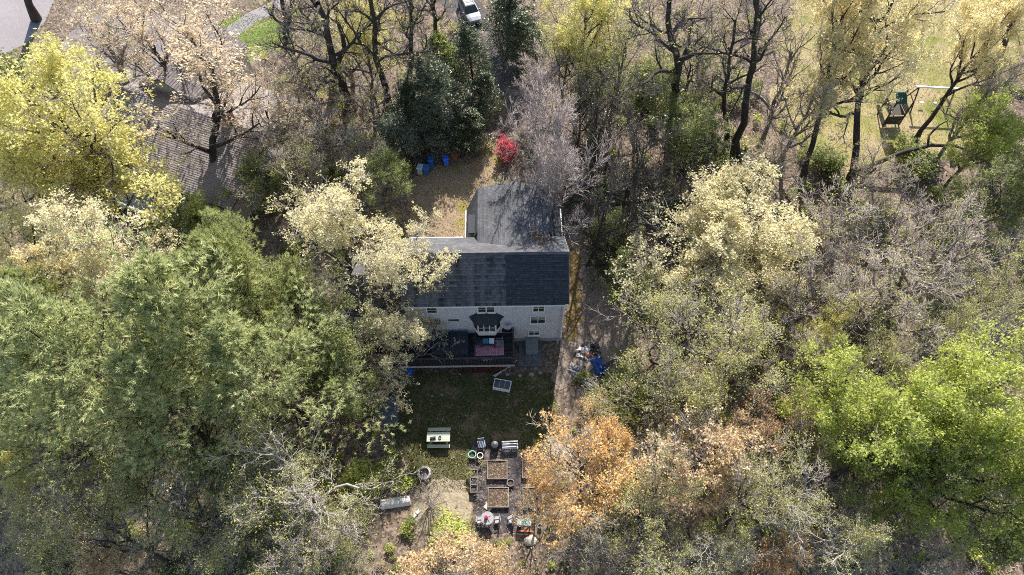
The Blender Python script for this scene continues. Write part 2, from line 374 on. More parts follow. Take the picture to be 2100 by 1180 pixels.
while x < X1+0.2:                                      # ridge caps
    mb.cur = 0.4+0.4*rg.random(); w2 = 0.16
    mb.add([(x, RY-w2, RZ-w2*tan(SL)+0.05), (x+0.27, RY-w2, RZ-w2*tan(SL)+0.045), (x+0.27, RY, RZ+0.055), (x, RY, RZ+0.065), (x+0.27, RY+w2, RZ-w2*tan(SL)+0.045), (x, RY+w2, RZ-w2*tan(SL)+0.05)], [(0, 1, 2, 3), (3, 2, 4, 5)]); x += 0.24
tag(mb.build('ridge_caps', roof_wing_m, roof), kind='stuff')
MB().box(((X0+X1)/2, -0.43, EZ-0.07), (X1-X0+0.44, 0.05, 0.13)).build('fascia', white_m, house)
MB().box(((X0+X1)/2, -0.2, EZ-0.15), (X1-X0+0.36, 0.4, 0.03)).build('soffit', white_m, house)
MB().box((-6.1, DEP+0.46, EZ-0.05), (4.4, 0.12, 0.11)).build('gutter', white_m, house)
for sx in (X0-0.22, X1+0.22):
    rk = MB()
    for ya, yb in ((-0.42, RY), (DEP+0.42, RY)):
        rk.add([(sx-0.02, ya, EZ-0.16), (sx+0.02, ya, EZ-0.16), (sx+0.02, ya, EZ+0.0), (sx-0.02, ya, EZ+0.0), (sx-0.02, yb, RZ-0.16), (sx+0.02, yb, RZ-0.16), (sx+0.02, yb, RZ+0.0), (sx-0.02, yb, RZ+0.0)],
               [(0, 1, 5, 4), (1, 2, 6, 5), (2, 3, 7, 6), (3, 0, 4, 7)])
    rk.build('rake_board', plain('grey_trim', (0.2, 0.21, 0.22)), house)
MB().tube([(X1-0.3, -0.40, EZ-0.2), (X1-0.3, -0.12, EZ-0.55), (X1-0.3, -0.12, 0.3), (X1-0.3, -0.4, 0.12)], 0.045, 6).build('downspout', plain('downspout_grey', (0.45, 0.47, 0.5), 0.5, 0.1), house)
def window(parent, cx, cz, ww, hh, cols=2, y=0.0, rail=True, sill=True):
    f = MB(); t = 0.07
    f.box((cx, y-0.06, cz+hh/2+t/2), (ww+2*t, 0.06, t)); f.box((cx, y-0.06, cz-hh/2-t/2), (ww+2*t, 0.06, t))
    for s in (-1, 1): f.box((cx+s*(ww/2+t/2), y-0.06, cz), (t, 0.06, hh))
    o = f.build('window', white_m, parent)
    for k in range(cols):
        wv = ww/cols
        p = MB(); p.box((cx-ww/2+wv*(k+0.5), y-0.052, cz), (wv-0.045, 0.016, hh-0.02)); p.build('pane', glass_m, o)
        if k: MB().box((cx-ww/2+wv*k, y-0.055, cz), (0.045, 0.035, hh)).build('mullion', white_m, o)
    if sill and ww > .8: MB().box((cx, y-0.063, cz+hh*.3), (ww-.06, 0.008, hh*.34)).build('blind', plain('window_blind', (.30, .30, .29), .8, .1), o)
    if rail: MB().box((cx, y-0.068, cz), (ww, 0.02, 0.04)).build('sash', white_m, o)
    if sill: MB().box((cx, y-0.10, cz-hh/2-t-0.03), (ww+0.24, 0.12, 0.05)).build('sill', white_m, o)
    return o
def wx(px, z): return at(px, 640, z)[0]
window(house, -6.3, 5.55, 0.75, 0.85, 1); window(house, -2.35, 5.6, 0.62, 0.95, 1); window(house, -1.70, 5.6, 0.62, 0.95, 1)
window(house, 2.1, 5.6, 0.85, 1.0, 2); window(house, 2.1, 3.75, 1.15, 1.15, 2); window(house, 1.85, 1.55, 0.85, 0.8, 2)
window(house, -6.4, 3.75, 1.3, 1.1, 2)
MB().box((-4.7, -0.07, 3.9), (0.85, 0.12, 0.10)).build('wall_vent', plain('vent_dark', (0.05, 0.05, 0.055)), house)
MB().box((2.9, -0.045, 2.6), (0.16, 0.02, 0.12)).build('outlet_cover', white_m, house)
# bay window with its own little hipped roof
BX, BZ0, BZ1 = -2.05, 2.35, 4.35
bay = MB()
bp = [(BX-1.15, -0.04), (BX-0.72, -0.62), (BX+0.72, -0.62), (BX+1.15, -0.04)]
bay.prism(bp, BZ0, BZ1)
bayo = bay.build('bay_window', white_m, house)
MB().prism([(BX-1.05, -0.04), (BX-0.66, -0.55), (BX+0.66, -0.55), (BX+1.05, -0.04)], BZ0-0.30, BZ0).build('bay_base', siding_m, house)
br = MB(); e = [(BX-1.42, -0.05, BZ1), (BX-0.85, -0.86, BZ1), (BX+0.85, -0.86, BZ1), (BX+1.42, -0.05, BZ1)]
tq = [(BX-0.75, -0.045, BZ1+0.62), (BX+0.75, -0.045, BZ1+0.62)]
br.add(e+tq, [(0, 1, 4), (1, 2, 5, 4), (2, 3, 5), (3, 2, 1, 0)])
br.build('bay_roof', plain('bay_roof_shingle', (0.035, 0.04, 0.045), 0.9, 0.3, 8), house)
for k in range(3):
    MB().box((BX-0.46+0.46*k, -0.628, 3.55), (0.38, 0.02, 1.15)).build('bay_pane', glass_m, bayo)
    MB().box((BX-0.46+0.46*k, -0.642, 3.55), (0.36, 0.02, 0.05)).build('bay_sash', white_m, bayo)
for s in (-1, 1):
    mx, my = BX+s*0.935, -0.345; a = atan2(0.58, 0.43)*(1 if s > 0 else -1)
    MB().box((mx, my, 3.55), (0.48, 0.03, 1.1), rz=a).build('bay_pane', glass_m, bayo)
# gambrel wing towards the street
wing_x = [-3.8, -2.67, 0.2, 3.09, 4.4]; wing_z = [4.5, 7.5, 8.25, 7.5, 4.5]; WY0, WY1 = 3.3, 10.7
wm = MB()
gp = [(-3.5, 0.0), (4.1, 0.0), (4.1, 4.6), (3.0, 7.42), (0.2, 8.16), (-2.58, 7.42), (-3.5, 4.6)]
wm.loft([[(x, DEP+0.01, z) for x, z in gp], [(x, WY1-0.35, z) for x, z in gp]]); wm.build('wing_wall', siding_m, house)
wr = MB()
for i in range(4):
    a = (wing_x[i], wing_z[i]); b2 = (wing_x[i+1], wing_z[i+1]); L_ = hypot(b2[0]-a[0], b2[1]-a[1]); nn = (-(b2[1]-a[1])/L_*0.12, (b2[0]-a[0])/L_*0.12)
    ya = WY0 if i in (1, 2) else DEP+0.42
    q = [(a[0], a[1]), (b2[0], b2[1]), (b2[0]-nn[0], b2[1]-nn[1]), (a[0]-nn[0], a[1]-nn[1])]
    wr.loft([[(x, ya, z) for x, z in q], [(x, WY1, z) for x, z in q]])
wro = wr.build('wing_roof', plain('roof_deck', (0.05, 0.05, 0.055)), house)
for i in range(4):
    a = np.array((wing_x[i], 0, wing_z[i])); b2 = np.array((wing_x[i+1], 0, wing_z[i+1])); L_ = np.linalg.norm(b2-a)
    ya = WY0 if i in (1, 2) else DEP+0.42
    mb = MB()
    if i < 2: shingles(mb, (a[0], WY1, a[2]), (0, -1, 0), (b2-a)/L_, WY1-ya, L_, 0.175, 0.33, rg, 1.0)
    else: shingles(mb, (b2[0], ya, b2[2]), (0, 1, 0), (a-b2)/L_, WY1-ya, L_, 0.175, 0.33, rg, 1.0)
    tag(mb.build('wing_shingle_courses', roof_wing_m, wro), kind='stuff')
MB().box((-3.86, (DEP+0.5+WY1)/2, 4.46), (0.10, WY1-DEP-0.5, 0.12)).build('wing_gutter', white_m, house)
MB().box((4.46, (DEP+0.5+WY1)/2, 4.46), (0.10, WY1-DEP-0.5, 0.12)).build('wing_gutter', white_m, house)
for i in range(4):                                     # gable trim
    MB().tube([(wing_x[i], WY1+0.02, wing_z[i]-0.06), (wing_x[i+1], WY1+0.02, wing_z[i+1]-0.06)], 0.06, 4).build('wing_rake', plain('grey_trim', (0.2, 0.21, 0.22)), house)
dm = MB(); dm.prism([(3.25, 6.75), (4.05, 6.75), (4.05, 8.05), (3.25, 8.05)], 5.0, 6.55); dmo = dm.build('dormer', siding_m, house)
MB().box((4.06, 7.4, 5.85), (0.03, 0.9, 1.0)).build('dormer_pane', glass_m, dmo)
MB().prism([(3.15, 6.62), (4.2, 6.62), (4.2, 8.18), (3.15, 8.18)], 6.55, 6.65).build('dormer_roof', plain('bay_roof_shingle', (0.035, 0.04, 0.045)), dmo)
dl = MB(); dl.prism([(-3.35, 6.6), (-2.5, 6.6), (-2.5, 8.2), (-3.35, 8.2)], 5.0, 6.75); dlo = dl.build('dormer', plain('dark_dormer_wall', (0.09, 0.095, 0.10)), house)
MB().prism([(-3.5, 6.45), (-2.45, 6.45), (-2.45, 8.35), (-3.5, 8.35)], 6.75, 6.86).build('dormer_roof', plain('bay_roof_shingle', (0.035, 0.04, 0.045)), dlo)
# low west wing
lw = MB(); lw.add([(-13.2, 0.5, 0), (X0, 0.5, 0), (X0, 5.2, 0), (-13.2, 5.2, 0), (-13.2, 0.5, 4.4), (X0, 0.5, 4.4), (X0, 5.2, 4.4), (-13.2, 5.2, 4.4), (-13.2, 2.85, 6.2), (X0, 2.85, 6.2)],
                   [(0, 1, 5, 4), (2, 3, 7, 6), (3, 0, 4, 8, 7)]); lw.build('west_wing_wall', siding_m, house)
wl = atan2(1.85, 2.7)
lr = MB()
for y0 in (0.15, 5.55):
    q = [(y0, 4.3), (2.85, 6.25), (2.85, 6.1), (y0, 4.15)]
    lr.loft([[(-13.5, y, z) for y, z in q], [(X0-0.02, y, z) for y, z in q]])
lro = lr.build('west_wing_roof', plain('roof_deck', (0.05, 0.05, 0.055)), house)
SLW = atan2(1.95, 2.7)
mb = MB(); shingles(mb, (-13.5, 0.15, 4.305), (1, 0, 0), (0, cos(SLW), sin(SLW)), 13.48+X0, hypot(1.95, 2.7), 0.175, 0.33, rg, 1.1); tag(mb.build('west_shingle_courses', roof_old_m, lro), kind='stuff')
mb = MB(); shingles(mb, (X0-0.02, 5.55, 4.305), (-1, 0, 0), (0, -cos(SLW), sin(SLW)), 13.48+X0, hypot(1.95, 2.7), 0.175, 0.33, rg, 1.1); tag(mb.build('west_shingle_courses', roof_wing_m, lro), kind='stuff')
MB().box((-10.9, 0.10, 4.2), (5.2, 0.06, 0.14)).build('fascia', white_m, house)
# deck
DZ, DX0, DX1, DY0 = 1.55, -11.2, 0.15, -2.95
deck_m = tintmat('dark_deck_boards', [(0, (0.022, 0.022, 0.026)), (0.5, (0.038, 0.037, 0.04)), (1, (0.062, 0.058, 0.06))])
db = MB(); y = DY0
while y < -0.05:
    db.cur = rg.random(); db.box(((DX0+DX1)/2, y+0.07, DZ-0.02), (DX1-DX0, 0.13, 0.04)); y += 0.14
deck = tag(db.build('deck_floor', deck_m, house), kind='stuff')
wood_dark = plain('dark_stained_wood', (0.06, 0.052, 0.05), 0.8, 0.3, 4)
MB().box(((DX0+DX1)/2, DY0-0.04, DZ-0.14), (DX1-DX0, 0.05, 0.24)).build('rim_joist', plain('rim_white', (0.42, 0.40, 0.38), 0.7, 0.2), house)
for i in range(7):
    x = DX0+0.1+(DX1-DX0-0.2)*i/6
    MB().box((x, DY0+0.1, (DZ+1.0)/2), (0.1, 0.1, DZ+1.0)).build('deck_post', wood_dark, house)
MB().box(((DX0+DX1)/2, DY0+0.1, DZ+1.02), (DX1-DX0, 0.13, 0.05)).build('deck_rail', wood_dark, house)
MB().box((DX1-0.06, DY0/2, DZ+1.02), (0.13, -DY0-0.2, 0.05)).build('deck_rail', wood_dark, house)
bl = MB(); x = DX0+0.2
while x < DX1: bl.box((x, DY0+0.1, DZ+0.5), (0.035, 0.035, 0.96)); x += 0.13
y = DY0+0.2
while y < -0.1: bl.box((DX1-0.06, y, DZ+0.5), (0.035, 0.035, 0.96)); y += 0.13
tag(bl.build('balusters', wood_dark, house), kind='stuff')
MB().box((-3.05, -1.45, DZ+0.5), (0.10, 2.6, 0.06)).build('deck_partition', wood_dark, house)
red_m = plain('dark_red_lattice', (0.05, 0.012, 0.014), 0.7, 0.3, 5)
for i in range(9): MB().box((-4.3+i*0.42, DY0-0.02, 0.62), (0.30, 0.03, 1.05), ry=0.02*(i % 3-1)).build('skirt_board', red_m, house)
MB().box((-5.1, -1.35, DZ+0.35), (3.0, 2.0, 0.7)).build('hot_tub_cover_base', plain('tub_side', (0.03, 0.033, 0.04)), house)
hlp = [o for o in house.children if o.name.startswith('hot_tub')][0]; hlp.parent = None
hlp.location = (0, HY, 0); hlp.rotation_euler = (0, 0, R_(1)); hlp.name = 'hot_tub'
tag(hlp, 'dark covered hot tub on the deck beside the patterned rug', 'hot tub')
lid = MB(); lid.box((-5.86, -1.35, DZ+0.75), (1.46, 2.06, 0.09)); lid.build('cover', plain('tub_cover', (0.018, 0.024, 0.034), 0.6), hlp)
lid = MB(); lid.box((-4.34, -1.35, DZ+0.75), (1.46, 2.06, 0.09)); lid.build('cover', plain('tub_cover', (0.018, 0.024, 0.034), 0.6), hlp)

# ------------------------------------------------------------------ things on the deck
def rugmat():
    m, N, L, P = mat('red_patterned_rug'); co = objco(N)
    br_ = N.new('ShaderNodeTexBrick'); br_.inputs['Scale'].default_value = 5.5; br_.inputs['Mortar Size'].default_value = 0.035
    br_.inputs['Color1'].default_value = (0.55, 0.02, 0.06, 1); br_.inputs['Color2'].default_value = (0.36, 0.012, 0.05, 1); br_.inputs['Mortar'].default_value = (0.62, 0.42, 0.5, 1)
    L.new(co, br_.inputs['Vector']); ck = noise(N, L, 9, 2, 0.5, co)
    rr = ramp(N, L, ck.outputs[0], [(0.5, (0, 0, 0)), (0.56, (1, 1, 1))])
    c = mixc(N, L, rr.outputs[0], br_.outputs[0], (0.6, 0.38, 0.46)); L.new(c, P.inputs['Base Color']); P.inputs['Roughness'].default_value = 0.95
    return m
rug = thing('rug', 'red and pink patterned rug spread on the dark deck', 'rug', (at(1003, 714, DZ)[0], at(1003, 714, DZ)[1], DZ+0.012), R_(1.0))
MB().box((0, 0, 0.006), (2.3, 1.36, 0.012)).build('carpet', rugmat(), rug)
pk = plain('rug_border_pink', (0.6, 0.42, 0.48), 0.95, 0.15, 8)
for s in (-1, 1):
    MB().box((0, s*0.66, 0.010), (2.38, 0.07, 0.016)).build('border', pk, rug); MB().box((s*1.17, 0, 0.010), (0.06, 1.25, 0.016)).build('border', pk, rug)
RX, RYY = rug.location.x, rug.location.y
dt = thing('patio_table', 'low dark table standing on the red deck rug', 'table', (RX-0.05, RYY+0.30, DZ+0.03), R_(1))
dk = plain('dark_metal', (0.025, 0.025, 0.03), 0.5)
MB().box((0, 0, 0.46), (1.15, 0.62, 0.04)).build('top', dk, dt)
for sx in (-1, 1):
    for sy in (-1, 1): MB().box((sx*0.52, sy*0.26, 0.22), (0.05, 0.05, 0.44)).build('leg', dk, dt)
bx = thing('cooler', 'teal blue box lying on the deck table', 'box', (RX-0.27, RYY+0.30, DZ+0.512), R_(3)); MB().box((0, 0, 0.08), (0.44, 0.40, 0.16)).build('body', plain('teal_plastic', (0.01, 0.16, 0.28), 0.5), bx, bevel=0.02); MB().box((0, 0, 0.17), (0.46, 0.42, 0.03)).build('lid', plain('teal_lid', (0.02, 0.22, 0.36), 0.5), bx)
bx = thing('storage_box', 'white box beside the teal box on the deck table', 'box', (RX+0.22, RYY+0.32, DZ+0.512), R_(-2)); MB().box((0, 0, 0.08), (0.40, 0.42, 0.16)).build('body', plain('white_plastic', (0.7, 0.74, 0.78), 0.5), bx, bevel=0.02); MB().box((0, 0, 0.17), (0.42, 0.44, 0.03)).build('lid', plain('white_lid', (0.75, 0.8, 0.85), 0.5), bx)
def chair(name, label, x, y, z, rz, m, cat='chair', s=1.0):
    c = thing(name, label, cat, (x, y, z), rz)
    MB().box((0, 0, 0.43*s), (0.5*s, 0.5*s, 0.05)).build('seat', m, c, bevel=0.015)
    b = MB()
    for k in range(4): b.box((-0.18*s+k*0.12*s, 0.25*s, 0.72*s), (0.07*s, 0.03, 0.55*s), rx=-0.12)
    b.box((0, 0.285*s, 0.99*s), (0.5*s, 0.04, 0.07)); b.build('backrest', m, c)
    for sx in (-1, 1):
        for sy in (-1, 1): MB().box((sx*0.22*s, sy*0.22*s, 0.21*s), (0.045, 0.045, 0.42*s)).build('leg', m, c)
        MB().box((sx*0.26*s, 0, 0.64*s), (0.05, 0.46*s, 0.03)).build('armrest', m, c)
    return c
chair('deck_chair', 'dark chair at the west end of the deck table', RX-0.95, RYY+0.3, DZ+0.03, R_(92), dk)
chair('deck_chair', 'grey chair at the east end of the deck table', RX+0.85, RYY+0.25, DZ+0.03, R_(-85), plain('grey_chair', (0.2, 0.21, 0.23)))
p = at(1040, 672, DZ+0.6)
g = thing('covered_grill', 'navy covered grill standing on the deck right of the bay window', 'grill', (p[0], p[1]+0.1, DZ), 0)
MB().loft([[(-.45, -.3, 0.08), (.45, -.3, 0.08), (.45, .3, 0.08), (-.45, .3, 0.08)], [(-.42, -.28, .8), (.42, -.28, .8), (.42, .28, .8), (-.42, .28, .8)], [(-.3, -.14, 1.1), (.3, -.14, 1.1), (.3, .16, 1.1), (-.3, .16, 1.1)]]).build('cover', plain('navy_cover', (0.012, 0.014, 0.04), 0.7), g, bevel=0.04)
for sx in (-1, 1): MB().tube([(sx*0.35-0.03, 0, 0.06), (sx*0.35+0.03, 0, 0.06)], 0.06, 10).build('wheel', dk, g)
p = at(1041, 657, 3.0)
sdh = thing('satellite_dish', 'small pale satellite dish on the wall beside the bay window', 'satellite dish', (p[0], HY-0.02, 2.9), 0)
dd = MB(); dd.loft([[(r*cos(2*pi*i/14), -0.45-0.25*(0.09-r*r)*-1, 0.3+r*sin(2*pi*i/14)) for i in range(14)] for r in (0.30, 0.2, 0.1, 0.02)]); dd.build('dish', plain('dish_grey', (0.5, 0.52, 0.55), 0.5), sdh)
MB().tube([(0, -0.05, 0), (0, -0.25, 0.12), (0, -0.42, 0.3)], 0.025).build('bracket', dk, sdh); MB().box((0, -0.7, 0.28), (0.09, 0.12, 0.09)).build('receiver', dk, sdh)
pot_m = plain('white_pot', (0.78, 0.78, 0.76), 0.5, 0.05)
pf = None
pot_lab = ['small white pot at the west end of the trio on the deck rail edge', 'middle small white pot of the trio on the deck rail edge', 'small white pot at the east end of the trio on the deck rail edge']
for k in range(3):
    p = at(993+6.5*k, 735, DZ)
    f = thing('flower_pot', pot_lab[k], 'pot', (p[0], HY+DY0+0.36, DZ), 0, 'white pots by the deck rail')
    MB().lathe((0, 0, 0), [(0.07, 0), (0.10, 0.22), (0.11, 0.24)], 10).build('body', pot_m, f); MB().lathe((0, 0, 0.21), [(0.085, 0), (0.085, 0.035)], 10).build('soil', plain('soil', (0.05, 0.035, 0.025)), f)
p = at(962, 728, DZ); f = thing('bucket', 'white bucket on the deck near the rail by the hot tub', 'bucket', (at(954, 729, DZ)[0], at(954, 729, DZ)[1], DZ)); MB().lathe((0, 0, 0), [(0.11, 0), (0.15, 0.3), (0.16, 0.31), (0.14, 0.29), (0.1, 0.03)], 12).build('body', pot_m, f); MB().tube([(-.15, 0, .28), (-.08, .02, .36), (.08, .02, .36), (.15, 0, .28)], .008, 4).build('handle', dk, f)
p = at(950, 673, DZ+0.4); f = thing('garden_ornament', 'slim white ornament on the deck against the wall left of the bay window', 'ornament', (p[0], p[1]-0.1, DZ)); MB().lathe((0, 0, 0), [(0.13, 0), (0.15, .1), (.07, .2), (.06, .75), (.1, .82), (.05, .95)], 10).build('body', pot_m, f); MB().lathe((0, 0, .95), [(.13, 0), (.17, .06), (.15, .07), (.1, .02)], 10).build('basin', pot_m, f)

# ------------------------------------------------------------------ yard things behind the house
alu = plain('pale_aluminium', (0.62, 0.62, 0.62), 0.45, 0.1, 5, 0.2)
p = at(1032, 762); d = thing('drying_rack', 'collapsed white drying rack leaning off the deck corner', 'rack', (p[0], p[1], 0), R_(-10))
for k in range(5): MB().tube([(-0.75+0.05*k, -0.55-0.02*k, 0.05), (0.55+0.12*k, 0.1+0.22*k, 0.9-0.08*k)], 0.022, 5).build('bar', alu, d)
for k in range(3): MB().tube([(-0.1+0.32*k, -0.35+.1*k, 0.35+0.15*k), (0.05+0.3*k, 0.55-0.06*k, 0.4+0.12*k)], 0.018, 5).build('rung', alu, d)
p = at(1030, 793); b = thing('cold_frame', 'white framed box with dark glazed top lying on the shaded lawn', 'cold frame', (p[0], p[1], 0), R_(-11))
for s in (-1, 1):
    MB().box((0, s*0.40, 0.22), (1.42, 0.06, 0.44)).build('side_panel', white_m, b); MB().box((s*0.68, 0, 0.22), (0.06, 0.74, 0.44)).build('end_panel', white_m, b)
for k in range(3): MB().box((-0.42+0.42*k, 0, 0.40), (0.38, 0.70, 0.02)).build('pane', glass_m, b)
for k in range(2): MB().box((-0.21+0.42*k, 0, 0.405), (0.04, 0.72, 0.05)).build('bar', plain('grey_bar', (0.35, 0.37, 0.4)), b)
table_m = tintmat('pale_table_planks', [(0, (0.38, 0.41, 0.32)), (0.5, (0.48, 0.51, 0.42)), (1, (0.58, 0.60, 0.53))], wear=((0.45, 0.47, 0.28), (2, 2, 2)))
p = at(901, 902); t = thing('picnic_table', 'pale weathered picnic table at the shaded edge of the back lawn', 'picnic table', (p[0], p[1], 0), R_(0.6))
for k in range(5):
    mb = MB(); mb.cur = random.random(); mb.box((0, -0.34+0.155*k, 0.75), (1.80, 0.145, 0.04)); mb.build('plank', table_m, t)
for sy in (-1, 1):
    for k in range(2):
        mb = MB(); mb.cur = random.random(); mb.box((0, sy*(0.62+0.135*k), 0.45), (1.78, 0.125, 0.04)); mb.build('bench_plank', table_m, t)
for sx in (-1, 1):
    for sy in (-1, 1): MB().tube([(sx*0.62, sy*0.55, 0.02), (sx*0.62, sy*0.2, 0.74)], 0.05, 4).build('leg', table_m, t)
    MB().box((sx*0.68, 0, 0.405), (0.05, 1.5, 0.09)).build('crossbeam', table_m, t)
tp = plain('black_pot', (0.03, 0.03, 0.035), 0.5)
q = thing('plant_tray', 'dark tray of small pots on the picnic table', 'tray', (p[0]-0.42, p[1]-0.17, 0.772), R_(8)); MB().box((0, 0, 0.03), (0.44, 0.26, 0.05)).build('tray', tp, q)
for k in range(4): MB().lathe((-0.15+0.1*k, 0.03*(k % 2), 0.055), [(0.035, 0), (0.05, 0.1)], 8).build('pot', tp, q)
q = thing('bowl', 'small dark bowl on the picnic table beside the tray', 'bowl', (p[0]+0.12, p[1]-0.12, 0.772)); MB().lathe((0, 0, 0), [(0.05, 0), (0.13, 0.08), (0.12, 0.08), (0.04, 0.02)], 12).build('body', plain('blue_bowl', (0.08, 0.1, 0.18), 0.4), q); MB().lathe((0, 0, 0), [(0.055, -0.0), (0.055, 0.012)], 10).build('foot', plain('blue_bowl', (0.08, 0.1, 0.18)), q)
stone_m = plain('grey_stone', (0.30, 0.28, 0.26), 0.95, 0.35, 4, bump=0.5)
p = at(871, 972); f = thing('fire_pit', 'round fire pit ringed by pale blocks on the sunny edge of the lawn', 'fire pit', (p[0], p[1], 0))
for k in range(12):
    a = 2*pi*k/12
    for lv in range(2):
        a2 = a+lv*pi/12; MB().box((0.44*cos(a2), 0.44*sin(a2), 0.10+0.18*lv), (0.16, 0.21, 0.17), rz=a2).build('block', plain('pale_block', (0.48, 0.45, 0.42), 0.9, 0.25, 6), f)
MB().lathe((0, 0, 0), [(0.36, 0.0), (0.34, 0.06), (0.1, 0.12)], 14).build('ash', plain('ash', (0.20, 0.16, 0.15), 0.95, 0.4, 9), f)
p = at(812, 1031); f = thing('row_cover', 'white fleece tunnel lying in the weeds left of the garden', 'garden cover', (p[0], p[1], 0), R_(9))
tun = MB(); rings = []
for k in range(13):
    x = -1.1+2.2*k/12; rr = 0.36+0.03*random.random(); rings.append([(x, rr*cos(pi*i/9)*1.05, 0.02+rr*sin(pi*i/9)*1.1) for i in range(10)])
tun.loft(rings); tun.build('fleece', plain('white_fleece', (0.72, 0.68, 0.62), 0.9, 0.25, 3.5), f)
for k in range(4): MB().tube([(-1.05+0.7*k, 0.44*cos(pi*i/8), 0.46*sin(pi*i/8)) for i in range(9)], 0.014, 5).build('hoop', plain('white_pipe', (0.7, 0.7, 0.68), 0.5, 0.05), f)
p = at(850, 1058); f = thing('pale_board', 'bleached board leaning in the weeds below the white tunnel', 'board', (p[0], p[1], 0.05), R_(48)); MB().box((0, 0, 0.03), (1.15, 0.24, 0.04), ry=0.08).build('plank', plain('bleached_wood', (0.55, 0.52, 0.48), 0.85, 0.15, 5), f); MB().box((0.25, 0, 0.075), (0.09, 0.24, 0.05)).build('batten', plain('bleached_wood', (0.55, 0.52, 0.48)), f)
p = at(928, 1082); f = thing('plastic_tray', 'pale blue plastic tray lying among the weeds at the bottom of the garden', 'tray', (p[0], p[1], 0.02), R_(4)); mb = MB(); mb.box((0, 0, 0.02), (0.95, 0.34, 0.03)); mb.build('base', plain('pale_blue_plastic', (0.42, 0.5, 0.55), 0.5), f)
for s in (-1, 1): MB().box((0, s*0.17, 0.07), (0.97, 0.03, 0.12)).build('side', plain('pale_blue_plastic', (0.42, 0.5, 0.55)), f); MB().box((s*0.475, 0, 0.07), (0.03, 0.31, 0.12)).build('end', plain('pale_blue_plastic', (0.42, 0.5, 0.55)), f)
bedw = plain('weathered_bed_wood', (0.25, 0.215, 0.17), 0.85, 0.25, 5)
soil_m = groundmat('bed_soil', [(0.3, (0.05, 0.036, 0.028)), (0.7, (0.11, 0.08, 0.06))], [(0, (0.04, 0.03, 0.02)), (0.7, (0.14, 0.1, 0.07)), (1, (0.45, 0.36, 0.28))], 1.5, 14, 0.5)
rngL = np.random.default_rng(5)
def flakes(rng, P, size, flat=0.35, aspect=0.6):
    """one small pointed leaf at each point"""
    n = len(P); d = rng.normal(size=(n, 3)); d[:, 2] *= flat; d /= np.linalg.norm(d, axis=1)[:, None]
    q = rng.normal(size=(n, 3)); q[:, 2] *= flat; s = np.cross(d, q); s = np.cross(d, np.cross(d, q)); s /= np.maximum(1e-6, np.linalg.norm(s, axis=1))[:, None]
    L = (size*(0.6+0.8*rng.random(n)))[:, None]
    V = np.stack([P+s*L*aspect*0.55, P+d*L, P-s*L*aspect*0.55], 1).reshape(-1, 3)
    return V, np.arange(3*n).reshape(-1, 3)
deadleaf_m = leafmat('dead_leaves', [(0.1, (0.12, 0.075, 0.045)), (0.45, (0.26, 0.17, 0.11)), (0.75, (0.42, 0.31, 0.23)), (0.95, (0.55, 0.44, 0.36))], 0.15)
def leafpile(name, xs, ys, z, size, parent=None, m=deadleaf_m, flat=0.35):
    P = np.stack([xs, ys, z], 1); V, F = flakes(rngL, P, size, flat)
    o = link(name, quadmesh(name, V, F, np.repeat(rngL.random(len(P)), 3)), m, parent); return tag(o, kind='stuff')
def bed(px, py, wx_, wy, label, h=0.28, rz=0.0):
    p = at(px, py); b = thing('raised_bed', label, 'raised bed', (p[0], p[1], 0.02), rz, 'raised beds in the garden plot')
    for s in (-1, 1):
        MB().box((0, s*(wy/2-0.03), h/2), (wx_, 0.05, h)).build('plank', bedw, b); MB().box((s*(wx_/2-0.03), 0, h/2), (0.05, wy-0.12, h)).build('plank', bedw, b)
    MB().box((0, 0, h*0.38), (wx_-0.12, wy-0.12, h*0.76)).build('soil', soil_m, b)
    n = 120; leafpile('mulch', (rngL.random(n)-.5)*(wx_-.2), (rngL.random(n)-.5)*(wy-.2), np.full(n, h*0.79), 0.10, b)
    return b
bed(1020, 965, 1.55, 1.45, 'square wooden raised bed full of dead leaves, nearer the picnic table')
bed(1022, 1022, 1.6, 1.5, 'square wooden raised bed with dark soil, nearer the round table')
bed(1090, 962, 1.5, 1.5, 'raised bed half hidden by the orange tree, upper one along that edge')
bed(1092, 1022, 1.5, 1.5, 'raised bed half hidden by the orange tree, lower one along that edge')
p = at(1003, 948); f = thing('garden_stake', 'thin pale pole lying across the leaf filled raised bed', 'pole', (p[0], p[1], 0.36), R_(2)); MB().tube([(-0.6, 0, 0), (1.0, 0.05, 0.01)], 0.02, 5).build('pole', bedw, f); MB().tube([(-0.6, 0, 0), (-0.66, 0, -0.03)], 0.012, 5).build('tip', dk, f)
def planter(px, py, label):
    p = at(px, py); f = thing('planter_box', label, 'planter', (p[0], p[1], 0.02), 0, 'planter boxes along the garden edge')
    gm_ = plain('dark_grey_plastic', (0.07, 0.07, 0.075), 0.6); lm = plain('planter_rim', (0.2, 0.205, 0.2), 0.6)
    for s in (-1, 1):
        MB().box((0, s*0.29, 0.2), (0.54, 0.04, 0.4)).build('side_panel', gm_, f); MB().box((s*0.25, 0, 0.2), (0.04, 0.54, 0.4)).build('end_panel', gm_, f)
        MB().box((s*0.26, 0, 0.415), (0.04, 0.62, 0.03)).build('rim', lm, f); MB().box((0, s*0.30, 0.415), (0.48, 0.035, 0.03)).build('rim', lm, f)
    MB().box((0, 0, 0.15), (0.46, 0.54, 0.28)).build('soil', plain('soil', (0.05, 0.035, 0.025)), f)
planter(972, 975, 'dark square planter, topmost of the row of three'); planter(972, 990, 'dark square planter, middle of the row of three'); planter(972, 1005, 'dark square planter, bottom of the row of three')
